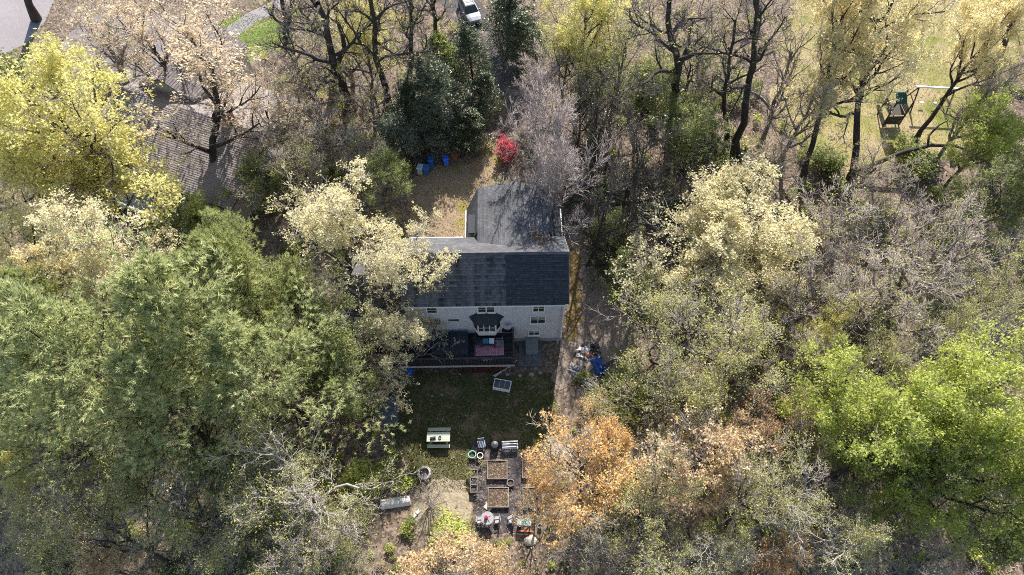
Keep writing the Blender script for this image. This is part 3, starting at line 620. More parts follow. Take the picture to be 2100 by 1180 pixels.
def pot(px, py, r, h, rim, m, label, name='tub', cat='pot', fill=None):
    p = at(px, py); f = thing(name, label, cat, (p[0], p[1], 0.02))
    MB().lathe((0, 0, 0), [(r*0.75, 0), (r, h), (r*0.86, h), (r*0.7, h*0.3)], 16).build('body', m, f, smooth=False)
    MB().lathe((0, 0, h), [(r*0.86, 0.002), (r*1.04, 0.004), (r*1.04, 0.05), (r*0.86, 0.05), (r*0.86, 0.0)], 16, False).build('rim', rim, f)
    MB().lathe((0, 0, h*0.3), [(r*0.74, 0.0), (r*0.76, h*0.45)], 14).build('soil', plain('soil', (0.05, 0.035, 0.025)) if fill is None else fill, f)
    return f
pot(969, 936, 0.30, 0.40, plain('green_rim', (0.25, 0.5, 0.4), 0.5), plain('green_tub', (0.10, 0.25, 0.18), 0.5), 'green rimmed tub of sprouts at the top corner of the garden')
pot(985, 938, 0.24, 0.36, white_m, plain('dark_tub', (0.03, 0.03, 0.035)), 'dark tub with white rim next to the green rimmed tub')
pot(1047, 992, 0.28, 0.2, plain('grey_ring', (0.22, 0.21, 0.24)), plain('dark_tub2', (0.06, 0.06, 0.07)), 'grey ring shaped pot on the dark garden cloth between the beds')
chair('garden_chair', 'blue grey plastic chair at the head of the garden plot', *at(988, 916), R_(8), plain('blue_grey_plastic', (0.20, 0.24, 0.30), 0.5), s=1.05)
p = at(1015, 918); f = thing('compost_bin', 'black compost bin between the blue grey chair and the bench', 'bin', (p[0], p[1], 0.0))
MB().lathe((0, 0, 0), [(0.34, 0), (0.30, 0.6), (0.26, 0.65)], 10).build('body', plain('black_plastic', (0.02, 0.022, 0.027), 0.45), f); MB().lathe((0, 0, 0.65), [(0.28, 0), (0.28, 0.05), (0.06, 0.09)], 10).build('lid', plain('black_plastic2', (0.03, 0.035, 0.042), 0.4), f)
p = at(1046, 919); f = thing('metal_bench', 'grey slatted bench at the top of the garden plot', 'bench', (p[0], p[1], 0.0), R_(3))
for k in range(4): MB().box((0, -0.18+0.12*k, 0.44), (1.25, 0.07, 0.03)).build('slat', alu, f)
for k in range(2): MB().box((0, 0.27, 0.62+0.16*k), (1.25, 0.03, 0.08)).build('back_slat', alu, f)
for sx in (-1, 1):
    for sy in (-0.18, 0.25): MB().box((sx*0.56, sy, 0.21 if sy < 0 else 0.42), (0.05, 0.05, 0.42 if sy < 0 else 0.84)).build('leg', alu, f)
p = at(1001, 1041); f = thing('pink_board', 'pinkish plywood board lying askew below the dark soil bed', 'board', (p[0], p[1], 0.06), R_(-38)); MB().box((0, 0, 0.02), (0.58, 0.40, 0.025), rx=0.08).build('sheet', plain('pink_ply', (0.62, 0.45, 0.40), 0.8, 0.1), f); MB().box((0, 0.1, -0.02), (0.5, 0.06, 0.05)).build('batten', bedw, f)
p = at(1000, 1068); f = thing('round_table', 'round grey table with a red item at the bottom of the garden', 'table', (p[0], p[1], 0.02))
tg = plain('grey_table_top', (0.27, 0.265, 0.29), 0.6, 0.15); MB().lathe((0, 0, 0.68), [(0.46, 0), (0.48, 0.02), (0.48, 0.04), (0.46, 0.05)], 24).build('top', tg, f)
for k in range(4): MB().tube([(0.12*cos(k*pi/2+.7), 0.12*sin(k*pi/2+.7), 0.68), (0.36*cos(k*pi/2+.7), 0.36*sin(k*pi/2+.7), 0.0)], 0.025, 6).build('leg', tg, f)
q = thing('watering_can', 'red watering can standing on the round grey table', 'watering can', (p[0]-0.09, p[1]+0.03, 0.755)); rm = plain('red_plastic', (0.45, 0.01, 0.03), 0.45, 0.1)
MB().lathe((0, 0, 0), [(0.12, 0), (0.13, 0.18), (0.1, 0.24)], 12).build('body', rm, q); MB().tube([(0.1, 0, 0.05), (0.24, 0.03, 0.2), (0.3, 0.04, 0.27)], 0.025).build('spout', rm, q); MB().tube([(-0.1, 0, 0.2), (-0.1, 0, 0.34), (0.05, 0, 0.34), (0.08, 0, 0.23)], 0.018).build('handle', rm, q)
wp = plain('white_chair_plastic', (0.36, 0.355, 0.39), 0.5, 0.08)
chair('white_chair', 'white plastic chair west of the round grey table', *at(984, 1070), R_(95), wp, s=0.78); chair('white_chair', 'white plastic chair just east of the round grey table', *at(1020, 1069), R_(-80), wp, s=0.78); chair('white_chair', 'white plastic chair standing farther east of the round table near the twigs', *at(1048, 1068), R_(-60), wp, s=0.8)
p = at(1075, 1076); f = thing('potting_bench', 'small pale green potting bench under the orange tree edge', 'bench', (p[0], p[1], 0.0), R_(-2)); MB().box((0, 0, 0.7), (1.0, 0.45, 0.04)).build('top', plain('pale_green_wood', (0.35, 0.42, 0.36), 0.7), f)
for sx in (-1, 1):
    for sy in (-1, 1): MB().box((sx*0.44, sy*0.18, 0.34), (0.05, 0.05, 0.68)).build('leg', bedw, f)
p = at(1077, 1090); f = thing('orange_plank', 'bright orange plank lying in front of the potting bench', 'plank', (p[0], p[1], 0.05), R_(-2)); MB().box((0, 0, 0.03), (0.98, 0.09, 0.05)).build('plank', plain('orange_paint', (0.72, 0.16, 0.05), 0.6, 0.1), f); MB().box((0, 0.0, 0.0), (0.1, 0.12, 0.03)).build('cleat', bedw, f)
pot(1066, 1078, 0.14, 0.26, plain('pink_pot', (0.6, 0.42, 0.40)), plain('pink_pot', (0.6, 0.42, 0.40)), 'small pink pot beside the pale green potting bench'); pot(1107, 1081, 0.16, 0.22, plain('steel_blue', (0.25, 0.32, 0.38)), plain('steel_blue', (0.25, 0.32, 0.38)), 'steel blue pot on the ground beyond the potting bench')
def rock(px, py, s, label, seed, m=stone_m, z=0.0):
    rn = random.Random(seed); p = at(px, py); f = MB(); rings = []
    for k in range(6):
        ph = -0.2+1.77*k/5; rings.append([((s*cos(ph)*(0.8+0.3*rn.random()))*cos(2*pi*i/9), (s*0.8*cos(ph)*(0.8+0.3*rn.random()))*sin(2*pi*i/9), s*0.55*sin(ph)+s*0.1) for i in range(9)])
    f.loft(rings); o = f.build('boulder', m); o.location = (p[0], p[1], z); return tag(o, label, 'rock')
rock(1088, 1109, 0.5, 'pale tan boulder below the orange plank', 3, plain('tan_stone', (0.5, 0.44, 0.36), 0.95, 0.25, 4, bump=0.5))
for i, (px, py, s, l) in enumerate([(1040, 768, .22, 'small rock west end of the edging below the concrete pad'), (1066, 770, .20, 'pale rock below the concrete pad near the drying rack'), (1090, 768, .26, 'larger grey rock below the concrete pad'), (1108, 765, .2, 'grey rock at the east end of the pad edging'), (796, 965, .55, 'dark boulder half hidden in weeds left of the fire pit'), (780, 985, .5, 'dark stone lower left of the fire pit in weeds'), (886, 812, .13, 'small white stone on the shaded lawn'), (906, 810, .12, 'second small pale stone on the shaded lawn, beside the white one')]):
    rock(px, py, s, l, 10+i)
# junk by the driveway
p = at(1229, 753); f = thing('blue_tarp', 'crumpled bright blue tarp heaped beside the lumber', 'tarp', (p[0], p[1], 0), R_(-70)); tm = MB(); G = 15; rn = random.Random(4); tm.cur = .5
vs = []
for i in range(G):
    for j in range(G):
        u, v = i/(G-1)*2-1, j/(G-1)*2-1; e_ = max(0, 1-u*u)*max(0, 1-v*v)
        vs.append((u*0.82+0.07*rn.uniform(-1, 1), (v*(0.46+.1*sin(5*u)))+0.06*rn.uniform(-1, 1), 0.03+0.45*e_**0.6+0.2*rn.random()*e_**0.3))
tm.add(vs, [(i*G+j, (i+1)*G+j, (i+1)*G+j+1, i*G+j+1) for i in range(G-1) for j in range(G-1)]); tm.build('sheet', plain('blue_tarp_cloth', (0.015, 0.085, 0.36), 0.45, 0.3, 3), f)
for k in range(3): MB().tube([(-0.8+0.7*k, -0.5, 0.06), (-0.85+0.75*k, -0.62, 0.03), (-0.8+0.75*k, -0.8, 0.02)], 0.012, 4).build('tie_cord', white_m, f)
lum = [plain('silver_pole', (0.42, 0.42, 0.46), 0.4, 0.15, 4, 0.3), plain('grey_lumber', (0.34, 0.32, 0.31), 0.8, 0.2, 5), plain('purple_grey_lumber', (0.28, 0.25, 0.30), 0.8, 0.2, 5)]
words = ['uppermost', 'second', 'third', 'fourth', 'fifth', 'sixth', 'lowest']
for k in range(7):
    p = at(1192+1.5*k, 768+4*k); rr = R_(-24-3*k+random.uniform(-4, 4)); o = thing('lumber_pole', f'{words[k]} long grey pole in the loose stack beside the blue tarp', 'pole', (p[0], p[1], 0.06+0.05*(k % 3)), rr, 'poles stacked beside the tarp')
    L_ = 2.3+0.5*random.random(); MB().box((0, 0, 0), (L_, 0.075, 0.06)).build('pole', lum[k % 3], o); MB().box((L_/2+0.01, 0, 0), (0.02, 0.07, 0.055)).build('end_cap', dk, o)
for k, (px, py, c, l, s) in enumerate([(1200, 720, (0.6, 0.6, 0.58), 'crumpled white bag on the junk heap by the driveway', .34), (1218, 714, (0.02, 0.02, 0.025), 'black rubbish bag on top of the junk heap by the driveway', .42), (1204, 731, (0.5, 0.12, 0.06), 'red brown sack on the junk heap by the driveway', .28), (1224, 724, (0.03, 0.03, 0.035), 'second black bag on the junk heap, nearer the blue tarp', .36), (1174, 752, (0.3, 0.29, 0.28), 'grey sack beside the upper ends of the poles', .3), (1184, 756, (0.22, 0.22, 0.24), 'slate grey sack just right of the grey sack by the poles', .27)]):
    p = at(px, py); rn = random.Random(50+k); f = thing('rubbish_bag', l, 'bag', (p[0], p[1], 0.0)); bgm = MB()
    bgm.loft([[(s*rr*cos(2*pi*i/10)*rn.uniform(.65, 1.3), s*rr*sin(2*pi*i/10)*rn.uniform(.65, 1.3), s*zz*rn.uniform(.45, .95)) for i in range(10)] for rr, zz in ((.7, 0), (1.0, .3), (.95, .6), (.6, .95), (.15, 1.1))]); bgm.build('sack', plain('bag%d' % k, c, 0.45, 0.2, 4), f)
    MB().lathe((0, 0, s*1.08), [(s*.1, 0), (s*.16, s*.15), (s*.05, s*.2)], 7).build('knot', plain('bag%d' % k, c), f)
for k, (px, py, a, l) in enumerate([(1192, 716, 25, 'white plank sticking out left of the junk heap'), (1196, 735, -30, 'short white stick below the junk heap')]):
    p = at(px, py); f = thing('white_stick', l, 'plank', (p[0], p[1], 0.15), R_(a)); MB().box((0, 0, 0), (0.9, 0.1, 0.04), ry=0.1).build('plank', white_m, f); MB().box((0.3, 0, 0.04), (0.05, 0.12, 0.03)).build('cleat', bedw, f)
p = at(790, 808); f = thing('red_bin', 'red plastic bin under the green tree by the grey mat', 'bin', (p[0], p[1], 0.0), R_(10)); MB().loft([[(-.25*s, -.22*s, z_), (.25*s, -.22*s, z_), (.25*s, .22*s, z_), (-.25*s, .22*s, z_)] for s, z_ in ((.8, 0), (1, .6))]).build('body', rm, f); MB().box((0, 0, .63), (.56, .5, .06)).build('lid', plain('red_lid', (0.55, 0.02, 0.03), 0.4), f)
p = at(800, 842); f = thing('grey_mat', 'long slate grey mat lying on the lawn under the tree edge', 'mat', (p[0], p[1], 0.02), R_(4)); MB().box((0, 0, 0.02), (1.35, 2.3, 0.03)).build('sheet', plain('slate_mat', (0.10, 0.115, 0.145), 0.8, 0.15), f); MB().box((0, 0, 0.026), (1.41, 0.06, 0.045)).build('seam', plain('slate_seam', (0.07, 0.08, 0.10)), f)
p = at(842, 757); f = thing('blue_barrel', 'blue barrel in the shade under the deck corner', 'barrel', (p[0], p[1]-0.3, 0.0)); MB().lathe((0, 0, 0), [(.27, 0), (.30, .1), (.30, .3), (.32, .32), (.30, .34), (.30, .6), (.32, .62), (.30, .64), (.28, .9), (.2, .92)], 14).build('body', plain('blue_plastic', (0.012, 0.12, 0.5), 0.4), f); MB().lathe((0, 0, .92), [(.09, 0), (.09, .05)], 10).build('cap', dk, f)
p = at(1110, 857); pot(1108, 855, 0.2, 0.3, plain('dark_rim', (0.1, 0.1, 0.13)), plain('dark_pot3', (0.06, 0.06, 0.09)), 'dark pot standing near the right edge of the shaded lawn')
scr = MB(); rn = random.Random(77)
for k in range(70):
    p = at(rn.gauss(1205, 14), rn.gauss(728, 11)); scr.cur = rn.random(); scr.box((p[0], p[1], .05+.12*rn.random()), (rn.uniform(.1, .6), rn.uniform(.05, .2), rn.uniform(.02, .08)), rn.uniform(0, 3.1), rn.uniform(-.4, .4), rn.uniform(-.4, .4))
tag(scr.build('rubbish', tintmat('mixed_scraps', [(0, (.03, .03, .035)), (.35, (.16, .14, .13)), (.6, (.30, .17, .12)), (.8, (.42, .40, .38)), (1, (.55, .54, .52))])), 'loose scraps of wood and plastic on the junk heap', None, None, 'stuff')
# concrete pad bulkhead steps
p = at(1090, 705); bk = thing('bulkhead', 'low sloping grey cellar bulkhead against the house wall', 'cellar door', (p[0], HY-0.02, 0.0), R_(1)); MB().loft([[(-0.55, -0.05, 0.1), (-0.55, -1.4, 0.1), (-0.55, -1.4, 0.25), (-0.55, -0.05, 0.8)], [(0.55, -0.05, 0.1), (0.55, -1.4, 0.1), (0.55, -1.4, 0.25), (0.55, -0.05, 0.8)]]).build('base', conc_m, bk)
for s in (-1, 1): MB().box((s*0.26, -0.73, 0.555), (0.50, 1.42, 0.03), rx=atan2(.55, 1.35)).build('door_leaf', plain('bulkhead_grey', (0.16, 0.18, 0.18), 0.7), bk)
# bins by the front bushes
bins = [(862, 349, (0.33, 0.42, 0.47), 'pale blue wheeled bin, the westernmost under the holly'), (875, 350, (0.03, 0.10, 0.28), 'navy blue wheeled bin next to the pale blue one'), (884, 333, (0.01, 0.09, 0.38), 'deep blue wheeled bin behind the navy one under the holly'), (914, 331, (0.03, 0.12, 0.62), 'bright blue bin standing alone beside the orange sticks')]
for k, (px, py, c, l) in enumerate(bins):
    p = at(px, py, 0.5); f = thing('wheeled_bin', l, 'bin', (p[0], p[1], 0.0), R_(10*k-15), 'blue bins under the holly'); m1 = plain('bin%d' % k, c, 0.45, 0.12)
    MB().loft([[(-.27*s, -.32*s, z_), (.27*s, -.32*s, z_), (.27*s, .32*s, z_), (-.27*s, .32*s, z_)] for s, z_ in ((.78, .05), (1, .98))]).build('body', m1, f, bevel=0.02)
    MB().loft([[(-.30, -.36, .99), (.30, -.36, .99), (.30, .36, 1.01), (-.30, .36, 1.01)], [(-.24, -.28, 1.06), (.24, -.28, 1.06), (.24, .3, 1.1), (-.24, .3, 1.1)]]).build('lid', m1, f)
    for s in (-1, 1): MB().tube([(s*.3-.03, .28, .11), (s*.3+.03, .28, .11)], .11, 10).build('wheel', dk, f)
    MB().tube([(-.22, .36, 1.0), (-.22, .42, 1.0), (.22, .42, 1.0), (.22, .36, 1.0)], .018).build('handle', dk, f)
p = at(932, 329); f = thing('orange_stick_bundle', 'bundle of rusty orange sticks beside the bright blue bin', 'sticks', (p[0], p[1], 0.0), R_(20))
for k in range(5): MB().tube([(0.05*k, 0, 0.03), (0.15*k-0.3, 0.2, 0.9-0.1*k)], 0.025, 5).build('stick', plain('rust_wood', (0.36, 0.10, 0.03), 0.8), f)
# leaf drift in the roof valley
v = np.random.default_rng(2); n = 350
yy = DEP-0.55+v.normal(size=n)*0.4; xx = 2.2+v.normal(size=n)*0.42-0.25*(yy-DEP)
zw = 8.25-np.abs(xx-0.2)*0.75/2.88; zm = RZ-np.abs(yy-RY)*(RZ-EZ)/(RY+.4)
lp = leafpile('leaf_drift', xx, yy, np.maximum(zw, zm)+0.06, 0.16, house)

# ================================================================== CAR
silver = plain('silver_paint', (0.15, 0.17, 0.20), 0.5, 0.03, 2, 0.0); blackp = plain('black_trim', (0.02, 0.02, 0.022), 0.5, 0.1); cglass = plain('car_glass', (0.025, 0.035, 0.03), 0.06, 0.1)
c0 = at(977, 56); c1 = at(942, -10); chd = atan2(c0[1]-c1[1], c0[0]-c1[0])
cx_, cy_ = c0[0]-2.35*cos(chd), c0[1]-2.35*sin(chd)
car = thing('parked_car', 'silver estate car with black roof rails parked on the dark driveway', 'car', (cx_, cy_, 0.02), chd)
# stations along x: (x, half width low, half width belt, z bottom, z belt)
st = [(-2.35, .72, .70, .42, .82), (-2.2, .84, .82, .32, 1.0), (-1.2, .90, .88, .24, 1.02), (0.0, .91, .89, .22, 1.0), (0.95, .90, .87, .24, .97), (1.7, .88, .82, .28, .90), (2.2, .80, .70, .34, .78), (2.36, .62, .55, .40, .66)]
mb = MB(); mb.loft([[(x, -a, zb), (x, -a*1.0, zb+(zt-zb)*.55), (x, -b, zt), (x, -b*.55, zt+.045), (x, b*.55, zt+.045), (x, b, zt), (x, a, zb+(zt-zb)*.55), (x, a, zb)] for x, a, b, zb, zt in st]); mb.build('body', silver, car, smooth=False, bevel=0.04)
gh = [(-2.15, .74, .98, -1.75, .58, 1.50), (1.0, .80, .99, 0.25, .60, 1.52)]
mb = MB(); B = [(-2.15, -.76, 1.0), (1.0, -.80, 1.0), (1.0, .80, 1.0), (-2.15, .76, 1.0)]; T = [(-1.85, -.58, 1.47), (0.3, -.62, 1.50), (0.3, .62, 1.50), (-1.85, .58, 1.47)]
mb.loft([B, T]); mb.build('cabin', blackp, car, bevel=0.02)
mb = MB(); mb.loft([[(-1.9, -.6, 1.465), (0.34, -.64, 1.495), (0.34, .64, 1.495), (-1.9, .6, 1.465)], [(-1.8, -.52, 1.53), (0.2, -.55, 1.56), (0.2, .55, 1.56), (-1.8, .52, 1.53)]]); mb.build('roof', silver, car, bevel=0.02)
mb = MB(); mb.add([(0.985, -.72, 1.045), (0.985, .72, 1.045), (0.37, .57, 1.47), (0.37, -.57, 1.47), (1.0, -.72, 1.06), (1.0, .72, 1.06), (0.385, .57, 1.485), (0.385, -.57, 1.485)], [(4, 5, 6, 7), (0, 4, 7, 3), (1, 2, 6, 5), (0, 1, 5, 4), (2, 3, 7, 6)]); mb.build('windshield', cglass, car)
for s in (-1, 1):
    for xa, xb in ((-1.7, -0.95), (-0.88, -0.15), (-0.08, 0.6)):
        f_ = lambda x, z_: (x, s*((.79-.18*(z_-1.0)/.48)+0.012), z_)
        mb = MB(); mb.add([f_(xa, 1.07), f_(xb, 1.07), f_(xb-.12*(xb > .3)*3, 1.42), f_(xa, 1.42)], [(0, 1, 2, 3)]); mb.build('side_window', cglass, car)
    MB().tube([(-1.7, s*.54, 1.62), (0.1, s*.56, 1.64)], .025).build('roof_rail', silver, car)
    for x in (-1.45, 1.5):
        wh = MB().tube([(x, s*.74, .34), (x, s*.95, .34)], .34, 18).build('wheel', plain('tyre', (0.02, 0.02, 0.02), 0.8), car); MB().tube([(x, s*.93, .34), (x, s*.965, .34)], .21, 12).build('rim', silver, wh)
    MB().box((0.72, s*1.0, 1.06), (.13, .22, .15)).build('side_mirror', silver, car, bevel=0.03)
    MB().loft([[(2.05, s*.50, .70), (2.26, s*.48, .64), (2.05, s*.76, .68), (1.9, s*.74, .82)], [(2.1, s*.52, .80), (2.28, s*.5, .70), (2.1, s*.74, .72), (1.95, s*.72, .86)]]).build('headlight', plain('headlamp', (0.75, 0.78, 0.8), 0.15, 0.05), car)
MB().box((2.36, 0, .58), (.05, .78, .16)).build('grille', blackp, car); MB().box((2.33, 0, .40), (.14, 1.25, .12)).build('bumper', blackp, car, bevel=0.03)
MB().tube([(1.0, -.3, 1.07), (.75, .1, 1.24)], .012, 4).build('wiper', blackp, car)
for k in range(2): MB().box((-1.2+.8*k, 0, 1.66), (.06, 1.2, .03)).build('roof_bar', blackp, car)

# ================================================================== NEIGHBOUR'S HOUSE
NA = R_(-22)
def nloc(px, py, z):
    p = at(px, py, z); return (p[0]*cos(-NA)-p[1]*sin(-NA), p[0]*sin(-NA)+p[1]*cos(-NA))
ncorner = at(474, 432, 3.0)
nh = thing('house', 'neighbouring house with broad brown shingled roof behind the yellow trees', 'house', (ncorner[0], ncorner[1], 0), NA)
brown_m = tintmat('brown_shingles', [(0, (0.18, 0.152, 0.15)), (0.5, (0.235, 0.203, 0.2)), (1, (0.30, 0.262, 0.258))], wear=((0.28, 0.25, 0.245), (0.8, 0.3, 0.3)))
beige_m = plain('beige_siding', (0.42, 0.38, 0.33), 0.8, 0.1, 2)
NW, ND, NE, NRZ = 17.0, 7.4, 3.0, 5.5
mb = MB(); mb.add([(-NW+.3, .4, 0), (-.3, .4, 0), (-.3, 2*ND-.4, 0), (-NW+.3, 2*ND-.4, 0), (-NW+.3, .4, NE), (-.3, .4, NE), (-.3, 2*ND-.4, NE), (-NW+.3, 2*ND-.4, NE), (-NW+.3, ND, NRZ-.15), (-.3, ND, NRZ-.15)],
                  [(0, 1, 5, 4), (2, 3, 7, 6), (1, 2, 6, 9, 5), (3, 0, 4, 8, 7)]); mb.build('wall', beige_m, nh)
sl = atan2(NRZ-NE, ND); mb = MB()
for y0 in (0, 2*ND):
    q = [(y0, NE), (ND, NRZ), (ND, NRZ-.16), (y0, NE-.16)]; mb.loft([[(-NW, y, z) for y, z in q], [(0, y, z) for y, z in q]])
nro = mb.build('roof', plain('brown_deck', (0.12, 0.09, 0.08)), nh)
mb = MB(); shingles(mb, (-NW, 0, NE+.005), (1, 0, 0), (0, cos(sl), sin(sl)), NW, hypot(ND, NRZ-NE), .21, .42, rg, 0.6); tag(mb.build('shingle_courses', brown_m, nro), kind='stuff')
mb = MB(); shingles(mb, (0, 2*ND, NE+.005), (-1, 0, 0), (0, -cos(sl), sin(sl)), NW, hypot(ND, NRZ-NE), .3, .6, rg, 1.0); tag(mb.build('shingle_courses', brown_m, nro), kind='stuff')
MB().box((-NW/2, -.03, NE-.09), (NW, .05, .18)).build('fascia', plain('brown_trim', (0.10, 0.075, 0.065)), nh)
# upper cross roof at the back
mb = MB(); mb.add([(-15.5, 9, 0), (-9.5, 9, 0), (-9.5, 17.5, 0), (-15.5, 17.5, 0), (-15.5, 9, 5.4), (-9.5, 9, 5.4), (-9.5, 17.5, 5.4), (-15.5, 17.5, 5.4), (-12.5, 9, 7.0), (-12.5, 17.5, 7.0)], [(0, 1, 5, 8, 4), (2, 3, 7, 9, 6), (1, 2, 6, 5), (3, 0, 4, 7)]); mb.build('upper_wall', beige_m, nh)
grey_m = tintmat('purple_grey_shingles', [(0, (0.13, 0.115, 0.12)), (0.5, (0.18, 0.16, 0.165)), (1, (0.24, 0.215, 0.22))])
mb = MB()
for x0 in (-15.8, -9.2):
    q = [(x0, 5.3), (-12.5, 7.05), (-12.5, 6.9), (x0, 5.14)]; mb.loft([[(x, 8.7, z) for x, z in q], [(x, 17.8, z) for x, z in q]])
uro = mb.build('upper_roof', plain('brown_deck', (0.12, 0.09, 0.08)), nh)
su = atan2(1.75, 3.3)
mb = MB(); shingles(mb, (-15.8, 17.8, 5.305), (0, -1, 0), (cos(su), 0, sin(su)), 9.1, hypot(3.3, 1.75), .25, .5, rg); tag(mb.build('shingle_courses', grey_m, uro), kind='stuff')
mb = MB(); shingles(mb, (-9.2, 8.7, 5.305), (0, 1, 0), (-cos(su), 0, sin(su)), 9.1, hypot(3.3, 1.75), .25, .5, rg); tag(mb.build('shingle_courses', grey_m, uro), kind='stuff')
ch = MB(); ch.box((-4.5, ND+.4, 5.8), (.8, .8, 1.6)); cho = ch.build('chimney', plain('chimney_brick', (0.26, 0.13, 0.09), 0.9, 0.3, 12), nh); MB().box((-4.5, ND+.4, 6.64), (.95, .95, .1)).build('cap', stone_m, cho)
for k in range(3):
    window(nh, -2.6-2.6*k, 1.7, 1.5, 1.3, 2, y=.4)
# its white railed deck in the shrubs
rl = [at(203, 397, 1.7), at(290, 436, 1.7), at(405, 484, 1.7)]
fr = thing('railing', 'long white railing running through the shrubs in front of the brown roofed house', 'railing', (rl[0][0], rl[0][1], 0), atan2(rl[2][1]-rl[0][1], rl[2][0]-rl[0][0]))
RLn = hypot(rl[2][0]-rl[0][0], rl[2][1]-rl[0][1]); MB().box((RLn/2, 0, 1.7), (RLn, .15, .07)).build('top_rail', white_m, fr); MB().box((RLn/2, 0, .95), (RLn, .05, .06)).build('bottom_rail', white_m, fr)
for k in range(6): MB().box((RLn*k/5, 0, .9), (.12, .12, 1.75)).build('post', white_m, fr)
for k in range(70): MB().box((.15+(RLn-.3)*k/69, .0, 1.33), (.035, .035, .70)).build('baluster', white_m, fr)
MB().box((RLn/2, 1.7, .85), (RLn, 3.2, .12)).build('deck', plain('blue_grey_deck', (0.30, 0.34, 0.38), 0.8, 0.1), fr)
ft = thing('glass_table', 'pale blue glass patio table on the railed deck', 'table', (*at(335, 412, 1.6)[:2], .92), NA); MB().lathe((0, 0, .7), [(.7, 0), (.72, .03)], 20).build('top', plain('blue_glass', (0.35, 0.43, 0.5), 0.1), ft); MB().lathe((0, 0, 0), [(.3, 0), (.05, .06), (.05, .7)], 10).build('pedestal', alu, ft)
# curved retaining wall and purple flowers
wallpts = [at(x, y, .9)[:2] for x, y in ((497, 160), (498, 170), (502, 180), (510, 190), (520, 197), (530, 202))]
rw = thing('retaining_wall', 'low curved pale stone wall around the flower bed on the patio', 'wall', (0, 0, 0)); ws = plain('pale_wall_block', (0.52, 0.48, 0.45), .9, .2, 5)
for i in range(len(wallpts)-1):
    a, b = wallpts[i], wallpts[i+1]; L_ = hypot(b[0]-a[0], b[1]-a[1]); an = atan2(b[1]-a[1], b[0]-a[0])
    for lv in range(3): MB().box(((a[0]+b[0])/2, (a[1]+b[1])/2, .15+.3*lv), (L_-.03, .42, .28), rz=an+.02*lv).build('block', ws, rw)
purple_m = leafmat('purple_petals', [(0.1, (0.22, 0.06, 0.45)), (0.6, (0.38, 0.14, 0.68)), (1, (0.55, 0.3, 0.8))], .3)
gsm = leafmat('low_green', [(0.1, (0.06, 0.10, 0.02)), (0.6, (0.13, 0.18, 0.04)), (1, (0.22, 0.26, 0.08))], .3)
for k, (px, py, r_, l) in enumerate([(506, 163, .28, 'small clump of violet flowers behind the curved wall'), (516, 175, .5, 'larger clump of purple flowers behind the curved wall')]):
    p = at(px, py, .7); f = thing('flower_clump', l, 'flowers', (p[0], p[1], .3)); n = 400; P = v.normal(size=(n, 3))*np.array((.5, .5, .3))*r_+np.array((0, 0, .45)); V, F = flakes(v, P, .13, 1)
    tag(link('blossoms', quadmesh('blossoms', V, F, np.repeat(v.random(n), 3)), purple_m, f), kind='stuff'); P[:, 2] -= .2; V, F = flakes(v, P, .14, 1); tag(link('leaves', quadmesh('leaves', V, F, np.repeat(v.random(n), 3)), gsm, f), kind='stuff')

# ================================================================== SWING SET on the side lawn
ps = at(1826, 258); pz = at(1826, 175)
sw = thing('playset', 'dark wooden play tower with green canopy on the side lawn', 'playset', (ps[0], ps[1], 0), R_(2)); dw = plain('playset_wood', (0.04, 0.033, 0.03), .8, .3, 4)
for sx in (-.85, .85):
    for sy in (0, 1.7): MB().box((sx, sy, 1.7), (.12, .12, 3.4)).build('post', dw, sw)
for k in range(9): MB().box((-.78+.195*k, .85, 1.5), (.18, 1.75, .04)).build('floor_board', dw, sw)
for k in range(6): MB().box((0, -.02, .3+.19*k), (1.7, .04, .15)).build('wall_board', dw, sw)
for sx in (-.85, .85):
    for k in range(4): MB().box((sx, .85, 1.7+.19*k), (.04, 1.6, .13)).build('side_board', dw, sw)
MB().loft([[(-.95, -.1, 3.1), (-.95, .85, 3.8), (-.95, 1.8, 3.1), (-.95, .85, 3.7)], [(.2, -.1, 3.1), (.2, .85, 3.8), (.2, 1.8, 3.1), (.2, .85, 3.7)]]).build('canopy', plain('green_canvas', (0.015, 0.07, 0.055), .7), sw)
MB().tube([(-.3, 1.9, 1.5), (-.3, 3.4, .3)], [.25, .25], 8).build('slide', plain('yellow_slide', (0.32, 0.24, 0.08), .4), sw)
pa, pb = at(1884, 178, 2.5), at(1962, 182, 2.5); ang = atan2(pb[1]-pa[1], pb[0]-pa[0]); BL = hypot(pb[0]-pa[0], pb[1]-pa[1])
ss = thing('swing_set', 'dark swing frame with white top beam right of the play tower', 'swing', (pa[0], pa[1], 0), ang)
MB().box((BL/2, 0, 2.5), (BL+.5, .16, .16)).build('beam', white_m, ss)
for x in (.1, BL-.1):
    for sy in (-1, 1): MB().tube([(x, 0, 2.45), (x, sy*1.15, 0)], .07, 6).build('leg', dw, ss)
    MB().box((x, 0, .9), (.05, 1.5, .1)).build('brace', dw, ss)
for k in range(2):
    xs = BL*(.33+.34*k); se = MB().box((xs, -.1, .55), (.5, .2, .04)).build('swing_seat', plain('pale_seat', (0.55, 0.55, 0.58), .5), ss)
    for s in (-1, 1): MB().tube([(xs+s*.24, -.1, .55), (xs+s*.24, 0, 2.45)], .012, 4).build('chain', dk, se)
